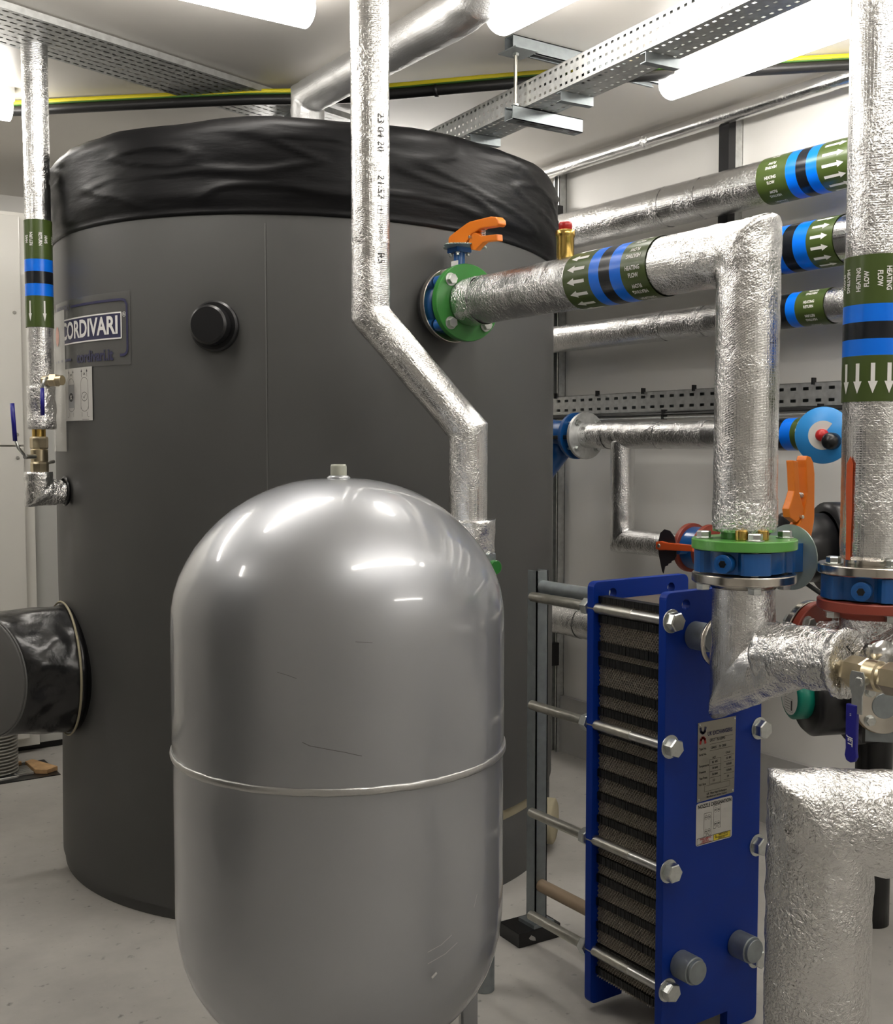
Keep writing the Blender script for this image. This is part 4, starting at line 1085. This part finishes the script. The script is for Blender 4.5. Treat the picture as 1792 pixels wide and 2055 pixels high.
# low foil pipe behind the exchanger
t = thing('insulated_pipe', (3.0,3.4,.628), 'foil wrapped pipe low on the right wall behind the exchanger column', 'pipe')
tube(MB(), [(3.0,4.6,.628),(3.0,2.45,.628)], .063, 44, .012, .0014).build('foil_jacket', M['foil'], t)
tape_ring(t, (3.0,3.47,.628), (0,1,0), .065, .03)

# wall rails
def rail(y, label):
    t = thing('wall_strut', (3.15,y,0), label, 'strut', 'vertical wall struts')
    mb = MB(); strut(mb, (3.171,y,.0), ZC-.002, (0,0,1), up=(-1,0,0)); mb.build('channel', M['galv'], t)
    return t
r1 = rail(3.80, 'galvanised vertical wall strut beside the right side of the tank'); r2 = rail(2.822, 'galvanised vertical wall strut behind the square elbow'); rail(1.9, 'galvanised vertical wall strut behind the right edge pipe')
MB().box((3.095,2.800,1.95),(3.131,2.846,ZC-.03)).build('channel_shade', M['black'], r2, 'black box for the shaded inside of the channel')  # shade inside the strut made as a solid black box
for z0, z1, yy in ((2.335,2.375,3.765),(.39,.49,3.775)):
    mb = MB(); mb.box((3.07,yy-.012,z0),(3.130,yy+.012,z1)); mb.build('end_cap', M['black'], r1, 'black plastic end cap')
# arms of the wall struts that carry the pipes
for rr, y, zs_ in ((r1,3.80,(2.521,2.230,1.995,1.796,.628)), (r2,2.822,(2.521,2.230,1.995,1.796,.628))):
    for z in zs_:
        xx = {2.521:3.09,.628:3.0,1.796:3.03}.get(z, 3.02)
        MB().box((xx,y-.012,z-.012),(3.131,y+.012,z+.012)).build('pipe_arm', M['galvd'], rr)
# wall cable tray with cables
t = thing('cable_tray', (3.15,3,1.48), 'galvanised perforated cable tray fixed edge-on along the right wall with black ties', 'cable tray')
perf_tray(t, (3.128,1.2,1.483), (0,1,0), (0,0,1), 3.6, .080, .02, rows=2, pitch=.052, slot=(.024,.011), flanges=(1,1))
MB().box((3.150,1.2,1.485),(3.152,4.8,1.56)).build('backing', M['galvd'], t)
for k in range(9):
    y = 1.9+.27*k
    MB().box((3.116,y-.003,1.555),(3.135,y+.003,1.578)).build('cable_tie', M['black'], t)
t = thing('conduit', (3.11,3,1.461), 'thin galvanised conduit under the wall cable tray', 'conduit')
tube(MB(), [(3.11,1.2,1.456),(3.11,4.9,1.460)], .0045, 12, .2, 0).build('tube', M['galv'], t)
t = thing('cable_bundle', (3.12,3,1.47), 'bundle of black cables sagging below the wall cable tray', 'cable')
for k in range(3):
    pts = [(3.105+.004*k, 1.2+.3*j, 1.4705+.004*k + .0035*noise.noise(V((j*.9, k*3.1, 0)))) for j in range(13)]
    tube(MB(), pts, .0042, 10, .1, 0).build('cable', M['cablek'], t)
for y in (2.4,2.82,3.12,3.6):
    MB().box((3.098,y-.003,1.452),(3.125,y+.003,1.49)).build('cable_tie', M['black'], t)

# ------------------------------------------------------------------ pump behind the risers
def pump(z, label, hz, dx, dy):
    t = thing('circulating_pump', (2.60+dx,1.98+dy,z), label, 'pump')
    d = V((-.62,.30,0)).normalized(); c = V((2.60+dx,1.98+dy,z))
    MB().lathe([(.0,.0),(.085,.0),(.095,.01),(.098,.12),(.085,.135),(0,.135)], c, d, 48).build('motor', M['black'], t, 'black motor housing')
    MB().lathe([(.055,.13),(.062,.14),(.062,.175),(.056,.18),(.0,.18)], c+V((0,0,hz)), d, 44).build('control_head', M['teal'], t, 'green control head')
    ex, ey = perp(d); o = c+V((0,0,hz))+d*.1812
    D = Decal(lambda u, v, h: o + ex*u + ey*v + d*h)
    D.disc(0,0,.050,.050,.0003); D.build('label_disc', M['paper'], t, 'pale round label')
    D = Decal(lambda u, v, h: o + ex*u + ey*v + d*h)
    for k in range(4): D.line([(-.024,-.012-.007*k),(.004,-.012-.007*k)], .0012, .0009)
    D.rect(.010,-.036,.018,-.008,.0009); D.line([(-.03,-.040),(.022,-.040),(.022,-.004),(-.03,-.004)], .0008, .0009, True)
    D.build('label_print', M['ink'], t)
    MB().lathe([(.11,-.10),(.125,-.06),(.125,.0),(.10,.005)], c, d, 44).build('volute', M['black'], t)
    MB().lathe([(0,-.10),(.11,-.10)], c, d, 44).build('back_cover', M['black'], t)
    return t
pump(1.07, 'upper circulating pump with green head half hidden behind the lever plate', -.05, 0, 0)
pump(.645, 'lower circulating pump with green head and round label behind the foil tee', .012, .065, -.045)
t = thing('pump_pipework', (2.66,1.90,.8), 'black pump connecting pipe between the two pumps', 'pipe')
tube(MB(), [(2.74,1.91,.0),(2.74,1.91,1.17)], .05, 30, .1, 0).build('pipe', M['black'], t)
t = thing('flange_pair', (2.60,1.79,.665), 'steel flange with brown gasket low at the right edge behind the ball valve', 'flange')
fd = V((-.55,-.83,0)).normalized(); fc = V((2.60,1.79,.665))
flange(t, fc, fd, .075, .014, .03, M['steel'], label='steel flange'); MB().lathe([(.03,-.006),(.078,-.006),(.078,-.001),(.03,-.001)], fc, fd, 44).build('gasket', M['bbar'], t, 'brown gasket')
flange(t, fc-fd*.022, fd, .075, .014, .03, M['steel'], label='steel flange')
tube(MB(), [fc-fd*.02, fc-fd*.12], .03, 24, .1, 0).build('stub', M['galvd'], t)
MB().cyl(fc+fd*.012, fc+fd*.016, .034, 32).build('blank', M['galvd'], t)
ef, ff = perp(fd)
for k in range(4):
    a = PI/4+k*PI/2; bolt(t, fc+fd*.014+(ef*math.cos(a)+ff*math.sin(a))*.055, fd, .0125, .012)
t = thing('bracket_strut', (2.62,1.8,.58), 'short strut end with a black cap at the right edge below the flange', 'bracket')
mb = MB(); strut(mb, (2.585,1.842,.563), .55, (.55,-.55,0)); mb.build('strut', M['galvd'], t)
mb = MB(); mb.prism([(-.024,-.004),(.024,-.004),(.024,.042),(-.024,.042)], (2.5835,1.8435,.563), (.707,.707,0), (0,0,1), .008); mb.build('end_cap', M['black'], t, 'black end cap')
t = thing('pump_cable', (2.5,1.9,.95), 'black cable curving from the upper pump to the right', 'cable')
tube(MB(), [(2.53,2.05,1.02),(2.50,1.98,.985),(2.46,1.86,.95),(2.44,1.74,.935),(2.46,1.60,.94),(2.50,1.50,.90),(2.55,1.46,.5),(2.56,1.45,.006)], .006, 12, .03, 0).build('sheath', M['cablek'], t)

# big foil elbow in the foreground
t = thing('insulated_elbow', (1.46,1.12,.0), 'large foil wrapped elbow in the lower right foreground', 'pipe')
bdir = V((.80,-.60,0)).normalized()
E0 = V((1.497,1.140,.744))
tube(MB(), [(E0.x,E0.y,.0),(E0.x,E0.y,E0.z),E0+bdir*.95], .083, 64, .01, .002, freq=24, crush=[(E0,.18,.006)]).build('foil_jacket', M['foil_c'], t)

# ------------------------------------------------------------------ left side: return pipe into the tank
t = thing('insulated_pipe', (.885,3.50,1.4), 'foil wrapped hot water return pipe with down arrows left of the tank', 'pipe')
tube(MB(), [(.885,3.5,ZC-.002),(.885,3.5,1.40)], .038, 44, .01, .001).build('foil_jacket', M['foil'], t)
tube(MB(), [(.885,3.5,1.53),(.885,3.5,1.402)], .042, 44, .008, .004, freq=34).build('lower_wrap', M['foil_c'], t)
marking(t, (.885,3.5,2.02), (0,0,-1), (-.2,-.98,0), .039, [('text',.116),('blue',.036),('black',.036),('blue',.036),('arrows',.092)], ('HWS','RETURN'), .0125, 6, 1, 1, .3)
t = thing('ball_valve', (.875,3.5,1.33), 'brass ball valve with upright blue lever left of the tank, between the two foil sections', 'valve')
mb = MB(); mb.cyl((.875,3.5,1.405),(.875,3.5,1.36), .020, 28); mb.build('union', M['brass'], t, 'bright brass union')
mb = MB(); mb.hexa((.875,3.5,1.378),(.875,3.5,1.340), .0265, .2, 8); mb.cyl((.875,3.5,1.342),(.875,3.5,1.300), .0255, 30, .004); mb.hexa((.875,3.5,1.302),(.875,3.5,1.265), .0265, .2, 8); mb.build('body', M['bronze'], t)
mb = MB(); mb.cyl((.855,3.47,1.318),(.820,3.44,1.318), .007, 16); mb.hexa((.826,3.445,1.318),(.818,3.438,1.318), .008); mb.build('stem', M['zinc'], t)
tube(MB(), [(.822,3.442,1.318),(.800,3.44,1.345),(.792,3.44,1.372)], .0045, 10, .02, 0).build('lever', M['zinc'], t)
tube(MB(), [(.792,3.44,1.365),(.786,3.44,1.475)], .0065, 12, .05, 0).build('lever_sleeve', M['lever'], t, 'dark blue sleeve')
t = thing('ball_valve', (.90,3.44,1.545), 'small ball valve with hanging blue lever in front of the left foil pipe', 'valve')
mb = MB(); mb.cyl((.885,3.47,1.545),(.925,3.415,1.545), .015, 24); mb.hexa((.900,3.45,1.545),(.915,3.43,1.545), .020); mb.build('body', M['bronze'], t)
tube(MB(), [(.885,3.43,1.552),(.872,3.42,1.54),(.867,3.42,1.52)], .0045, 10, .02, 0).build('lever', M['zinc'], t)
tube(MB(), [(.867,3.42,1.52),(.867,3.42,1.44)], .006, 12, .05, 0).build('lever_sleeve', M['lever'], t, 'dark blue sleeve')
t = thing('insulated_elbow', (.872,3.5,1.21), 'small crumpled foil elbow entering the left side of the tank', 'pipe')
tube(MB(), [(.872,3.5,1.272),(.872,3.5,1.208),(.955,3.5,1.208)], [.042,.042,.034], 48, .006, .004, freq=36).build('foil_jacket', M['foil_c'], t)

# white plant cabinet at the back left
t = thing('plant_cabinet', (.7,5.3,0), 'tall cream white plant cabinet behind the tank on the left', 'cabinet')
MB().box((-.6,5.07,.03),(1.245,5.6,2.35)).build('body', M['cab'], t, bevel=.004)
MB().box((1.25,5.10,.03),(1.75,5.6,2.35)).build('side_module', M['cabg'], t, 'grey side module', bevel=.004)
MB().box((-.02,5.045,1.353),(1.198,5.07,2.33)).build('upper_door', M['cab'], t, bevel=.004)
MB().box((-.02,5.045,.07),(1.198,5.07,1.347)).build('lower_door', M['cab'], t, bevel=.004)
for z in (1.30,1.40,1.92):
    MB().cyl((1.17,5.046,z),(1.17,5.040,z), .007, 16).build('screw', M['hose'], t)
t = thing('gap_shade', (.6,5.3,0), 'black filler for the shaded gap under the white cabinet', 'gap_shade')
MB().box((-.58,5.12,.0),(1.73,5.58,.03)).build('shade_board', M['black'], t)  # black board stands in for the shade under the cabinet
t = thing('small_pipe', (.93,3.9,1.25), 'thin pale pipe bend behind the left edge of the tank', 'pipe')
tube(MB(), arc_path((.930,3.7,1.30),(.975,3.72,1.30),(.930,3.7,1.25),6), .006, 12, .02, 0).build('tube', M['hose'], t)
# floor gully with grating, timber and hose
t = thing('floor_gully', (1.0,4.8,0), 'floor drain channel with metal grating at the lower left', 'drain')
MB().box((.55,4.60,.0),(1.22,4.86,.004)).build('recess', M['black'], t, 'dark channel')
mb = MB()
for k in range(15): mb.box((.70+.026*k,4.67,.004),(.706+.026*k,4.78,.012))
for k in range(3): mb.box((.55,4.67+.05*k,.004),(1.10,4.675+.05*k,.011))
mb.build('grating', M['galvd'], t)
mb = MB()
for k in range(9): mb.box((1.055,4.665+.014*k,.004),(1.13,4.670+.014*k,.012))
mb.build('grille', M['hose'], t, 'finer end grille')
MB().prism([(.56,4.60),(.75,4.615),(.95,4.625),(1.06,4.645),(1.07,4.655),(.9,4.65),(.56,4.64)], (0,0,.0), (1,0,0), (0,1,0), .010).build('frame_edge', M['paper'], t, 'chipped pale concrete edge')
t = thing('timber_batten', (1.17,4.72,0), 'short orange timber batten lying at the end of the floor drain', 'timber')
MB().prism([(1.135,4.66),(1.175,4.63),(1.225,4.66),(1.165,4.83),(1.13,4.81)], (0,0,.004), (1,0,0), (0,1,0), .018).build('batten', M['wood'], t, bevel=.002)
t = thing('timber_batten', (.9,4.83,0), 'long thin timber strip lying along the floor drain', 'timber')
MB().prism([(.50,4.80),(1.12,4.825),(1.12,4.845),(.50,4.825)], (0,0,.004), (1,0,0), (0,1,0), .014).build('strip', M['wood'], t, bevel=.002)
MB().prism([(.5,4.86),(1.06,4.872),(1.10,4.862),(1.06,4.852),(.5,4.845)], (0,0,.004), (1,0,0), (0,1,0), .008).build('pale_strip', M['cableyg'], t, 'pale yellow sliver')
t = thing('corrugated_hose', (.93,4.70,0), 'grey corrugated hose standing in the floor drain below the manhole cover', 'hose')
prof = []
for k in range(60): prof += [(.074, .01+.014*k), (.088, .015+.014*k), (.088,.020+.014*k), (.074,.0235+.014*k)]
MB().lathe(prof[:4*22], (1.0,4.80,0), (0,0,1), 44).build('hose', M['hose'], t)

# tank added out of view so the silver vessel mirrors a dark band
t = thing('buffer_tank', (-1.38,2.45,0), 'added unseen dark grey tank by the left wall, for reflections in the vessel', 'tank')
MB().lathe([(.0,.0),(.80,.0),(.80,1.95),(.81,1.96)], (-1.38,2.45,0), (0,0,1), 96).build('jacket', M['tank'], t)
MB().lathe([(.815,1.95),(.82,1.96),(.82,2.14),(.79,2.19),(.6,2.21),(.0,2.22)], (-1.38,2.45,0), (0,0,1), 96).build('top_cover', M['cover'], t)

for o in list(bpy.data.objects):
    if o.parent is None and o.name.split('.')[0] in ('floor_gully','timber_batten'): o.location.y += .05

# ------------------------------------------------------------------ camera
TH = math.atan(1516/2250); P = math.atan(132.5/2250)
cam = bpy.data.cameras.new('camera'); co = bpy.data.objects.new('camera', cam); COL.objects.link(co)
co.location = (0,0,1.35); co.rotation_euler = (PI/2-P, 0, -TH)
cam.sensor_fit = 'HORIZONTAL'; cam.sensor_width = 36; cam.lens = 36*2250/1792; cam.clip_start = .05
SC.camera = co
w = bpy.data.worlds.new('world'); SC.world = w; w.use_nodes = True
w.node_tree.nodes['Background'].inputs[0].default_value = (.02,.02,.02,1)
SC.view_settings.view_transform = 'Standard'; SC.view_settings.look = 'None'; SC.view_settings.gamma = 1
SC.view_settings.use_curve_mapping = False; SC.view_settings.exposure = -.22
